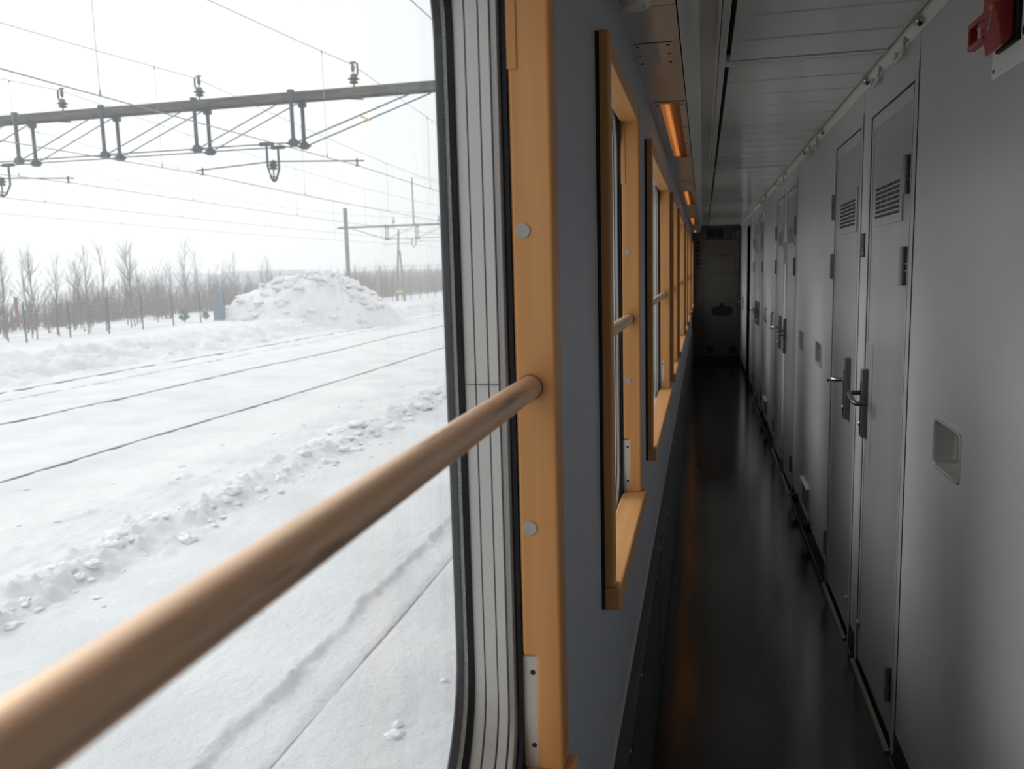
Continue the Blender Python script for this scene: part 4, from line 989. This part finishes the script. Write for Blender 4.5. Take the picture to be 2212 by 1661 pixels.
def shrub_mesh(seed, H, stems=7):
    r_ = random.Random(seed); mb = MB()
    for s in range(stems):
        a = r_.uniform(0, 6.28); d = Vector((math.cos(a)*0.28, math.sin(a)*0.28, 1)).normalized(); L = H*r_.uniform(0.6, 1.0)
        pts = [Vector((math.cos(a)*0.1, math.sin(a)*0.1, -0.1))]
        for i in range(5):
            d = (d+Vector((r_.gauss(0, 0.08), r_.gauss(0, 0.08), 0.06))).normalized(); pts.append(pts[-1]+d*L/5)
        mb.tube(pts, [0.022*(1-0.16*i) for i in range(6)], 4)
        for b in range(9):
            i = r_.randint(1, 4); az = r_.uniform(0, 6.28); nd = (d+Vector((math.cos(az), math.sin(az), 0.2))*0.5).normalized(); l2 = L*r_.uniform(0.15, 0.35)
            p0 = pts[i]; mb.tube([p0, p0+nd*l2*0.5, p0+nd*l2+Vector((0, 0, l2*0.15))], [0.010, 0.007, 0.003], 3)
    return mb
TR = [tree_mesh(11+k, 4.0, nb=20+k % 3, r0=0.032).build('bare_tree', MT['bark']) for k in range(5)]
SH = [shrub_mesh(31+k, 2.6).build('bare_shrub', MT['twig']) for k in range(4)]
used_t = [False]*5; used_s = [False]*4
def place(protos, used, k, x, y, s, label, cat, grp):
    i = k % len(protos)
    if not used[i]: o = protos[i]; used[i] = True
    else: o = protos[i].copy(); col.objects.link(o)
    o.location = (x, y, PL-0.02); o.scale = (s, s, s*rnd.uniform(0.92, 1.08)); o.rotation_euler = (0, 0, rnd.uniform(0, 6.28))
    tag(o, label, cat, grp)
A_ = 'bare young tree in the clump behind the fence at left'
# near clump: (x, y, height scale)
for k, (x, y, s) in enumerate([(-27.9, 27.6, 0.75), (-28.2, 28.9, 0.98), (-27.8, 30.0, 1.02), (-28.6, 30.6, 0.9), (-28.1, 31.6, 0.8), (-28.8, 32.3, 1.0), (-27.9, 33.2, 1.05), (-28.4, 33.9, 0.8), (-28.3, 34.9, 1.06), (-29.0, 36.0, 0.75),
                               (-28.2, 36.6, 1.08), (-28.8, 37.7, 1.02), (-30.5, 31.0, 0.95), (-30.8, 33.0, 0.95), (-30.2, 35.0, 1.0), (-31.5, 37.0, 0.95), (-29.8, 29.0, 0.85), (-32.0, 34.0, 1.05), (-31.0, 29.5, 0.9), (-30.9, 39.8, 1.05),
                               (-29.6, 38.9, 0.8), (-29.1, 34.4, 0.95), (-29.4, 30.0, 0.95), (-30.0, 41.2, 0.6)]):
    place(TR, used_t, k, x, y, s, A_, 'tree', 'young trees behind the fence at left')
for k in range(34):
    y = 30+16*rnd.random(); x = -30-6*rnd.random()-(y-30)*0.12
    w_ = 'nearer' if y < 35 else 'middle' if y < 40 else 'farther'; place(SH, used_s, k, x, y, rnd.uniform(0.5, 0.85), 'low bare shrub among the trees at left, in the %s part' % w_, 'shrub', 'low shrubs among the left trees, '+w_)
# middle thicket between the clump and the snow heap, and on to the right
for k in range(30):
    y = 50+18*rnd.random(); x = -36.5-4*rnd.random()+(50-y)*0.02
    tall = 1.25 if k % 3 == 0 else 0.9
    place(TR, used_t, k, x, y, tall*rnd.uniform(0.75, 1.15), 'bare tree in the hazy thicket behind the snow heap', 'tree', 'thicket trees behind the heap')
for k in range(70):
    y = 46+40*rnd.random(); x = -35-5*rnd.random()
    w_ = 'left of' if y < 58 else 'behind the top of' if y < 72 else 'right behind'; place(SH, used_s, k, x, y, rnd.uniform(0.75, 1.25), 'bare shrub in the hazy thicket %s the snow heap' % w_, 'shrub', 'thicket shrubs '+w_+' the heap')
for k in range(60):
    y = 78+45*rnd.random(); x = -33.5-6*rnd.random()
    w_ = 'beside the slim pole' if y < 95 else 'near the window edge'; place(SH, used_s, k, x, y, rnd.uniform(1.0, 1.6), 'bare shrub in the far thicket right of the heap, '+w_, 'shrub', 'far thicket shrubs '+w_)
# undergrowth nobody could count
m = MB(); r_ = random.Random(5)
def stem(x, y, h):
    a = r_.uniform(0, 6.28); k = r_.uniform(0.0, 0.22)
    p0 = Vector((x, y, PL-0.05)); p1 = p0+Vector((math.cos(a)*k*h, math.sin(a)*k*h, h)); m.cyl(p0, p1, 0.018, 0.006, n=3, caps=False)
for _ in range(1500): yy = r_.uniform(26, 46); stem(-32.5-r_.random()*6-(yy-26)*0.1, yy, r_.uniform(0.7, 1.5))
for _ in range(3200): yy = r_.uniform(44, 84); stem(-36-r_.random()*6, yy, r_.uniform(0.9, 2.2))
for _ in range(2600): yy = r_.uniform(76, 130); stem(-32.5-r_.random()*9, yy, r_.uniform(1.2, 3.0))
ug = m.build('undergrowth', MT['twig']); tag(ug, 'dense bare twiggy undergrowth along the edge of the snow field', 'undergrowth', kind='stuff')
# small pines
def pine(x, y, H, lab):
    P = empty('pine_sapling', (x, y, PL)); tag(P, lab, 'pine')
    MB().cyl((x, y, PL-0.05), (x, y, PL+H), 0.025, 0.008, n=6).build('stem', MT['bark'], P)
    m = MB(); r_ = random.Random(int(H*100))
    for q in range(95):
        t = r_.uniform(0.08, 0.98); a = r_.uniform(0, 6.28); L = H*0.48*(1-t*0.75); p0 = Vector((x, y, PL+H*t)); d = Vector((math.cos(a), math.sin(a), 0.65)).normalized()
        p1 = p0+d*L
        m.cyl(p0, p1, 0.014, 0.022, n=5); m.cyl(p1, p1+d*0.09, 0.022, 0.003, n=5)
    m.build('needles', MT['pine'], P)
pine(-28.3, 41.2, 0.72, 'small green pine sapling poking out of the snow by the fence')
pine(-28.6, 43.7, 0.50, 'smaller pine sapling just left of the cabinet')

# ------------------------------------------------------------------ buildings in the haze
def building(name, label, p0, p1, depth, zb, zt, rows, cols, wall, roofh=0.8):
    c = ((p0[0]+p1[0])/2, (p0[1]+p1[1])/2)
    B_ = empty(name, (c[0], c[1], zb)); tag(B_, label, 'building')
    d = Vector((p1[0]-p0[0], p1[1]-p0[1], 0)); L = d.length; d.normalize(); nrm = Vector((d.y, -d.x, 0))
    if nrm.y > 0: nrm = -nrm
    P0 = Vector((p0[0], p0[1], 0))
    def quadbox(mb, s0, s1, o0, o1, z0, z1):
        pts = [P0+d*s0+nrm*o0, P0+d*s1+nrm*o0, P0+d*s1+nrm*o1, P0+d*s0+nrm*o1]
        mb.prism([(p.x, p.y, z0) for p in pts], (0, 0, z1-z0))
    m = MB(); quadbox(m, 0, L, 0, -depth, zb, zt); m.build('wall', wall, B_)
    m = MB(); quadbox(m, -0.4, L+0.4, 0.4, -depth-0.4, zt, zt+roofh*0.4); quadbox(m, L*0.1, L*0.9, -depth*0.2, -depth*0.8, zt+roofh*0.4, zt+roofh); m.build('roof', MT['roof'], B_)
    for rr in range(rows):
        for cc in range(cols):
            m = MB(); s_ = L*(cc+0.3)/cols; z_ = zb+(zt-zb)*(rr+0.35)/rows; quadbox(m, s_, s_+L*0.4/cols, 0.06, -0.05, z_, z_+(zt-zb)*0.4/rows); m.build('window', MT['bwin'], B_)
    return B_
B1 = building('pale_building', 'long pale two storey building dissolving in the haze at left', (-168, 222), (-118, 228), 14, PL-3.0, Z+0.6, 2, 12, MT['bld'], 1.0)
m = MB()
an_ = [(-156+11*math.cos(math.pi*k/10), 226, Z+1.0+1.6*math.sin(math.pi*k/10)) for k in range(11)]
m.prism(an_, (0, 8, 0)); m.build('roof_hump', MT['roof'], B1)
B2 = building('pale_building', 'pale building with a low roof behind the thicket, left of the heap', (-97, 150), (-76, 154), 10, PL-2.5, Z+0.9, 2, 6, MT['bld'], 0.8)
B3 = building('brick_building', 'brownish building behind the thicket at the right of the window', (-88, 196), (-52, 202), 12, PL-3, Z+0.9, 2, 8, MT['brick'], 0.5)
m = MB(); S_ = empty('rooftop_railing', (-70, 195, Z+1)); tag(S_, 'pale elevated railing in front of the brownish building', 'railing')
m.box(-82, -52, 193.9, 194.1, Z+2.2, Z+2.35); m.box(-82, -52, 193.9, 194.1, Z+0.6, Z+0.9); m.build('top_rail', MT['bwin'], S_)
for k in range(8): MB().box(-82+k*4.2, -81.7+k*4.2, 193.9, 194.1, PL-3, Z+2.3).build('post', MT['bwin'], S_)

# ------------------------------------------------------------------ snow haze outdoors
hz = bpy.data.materials.new('snowfall_haze'); hz.use_nodes = True
t = hz.node_tree; t.nodes.clear(); o_ = t.nodes.new('ShaderNodeOutputMaterial'); vsn = t.nodes.new('ShaderNodeVolumeScatter')
vsn.inputs['Color'].default_value = (0.985, 0.99, 1.0, 1); vsn.inputs['Density'].default_value = 0.0052; vsn.inputs['Anisotropy'].default_value = 0.3
t.links.new(vsn.outputs[0], o_.inputs['Volume'])
H_ = MB().box(-430, -0.45, -60, 560, PL-6, 32).build('snow_haze', hz); tag(H_, 'thin haze of blowing snow over the whole outdoor scene', 'haze', kind='stuff')
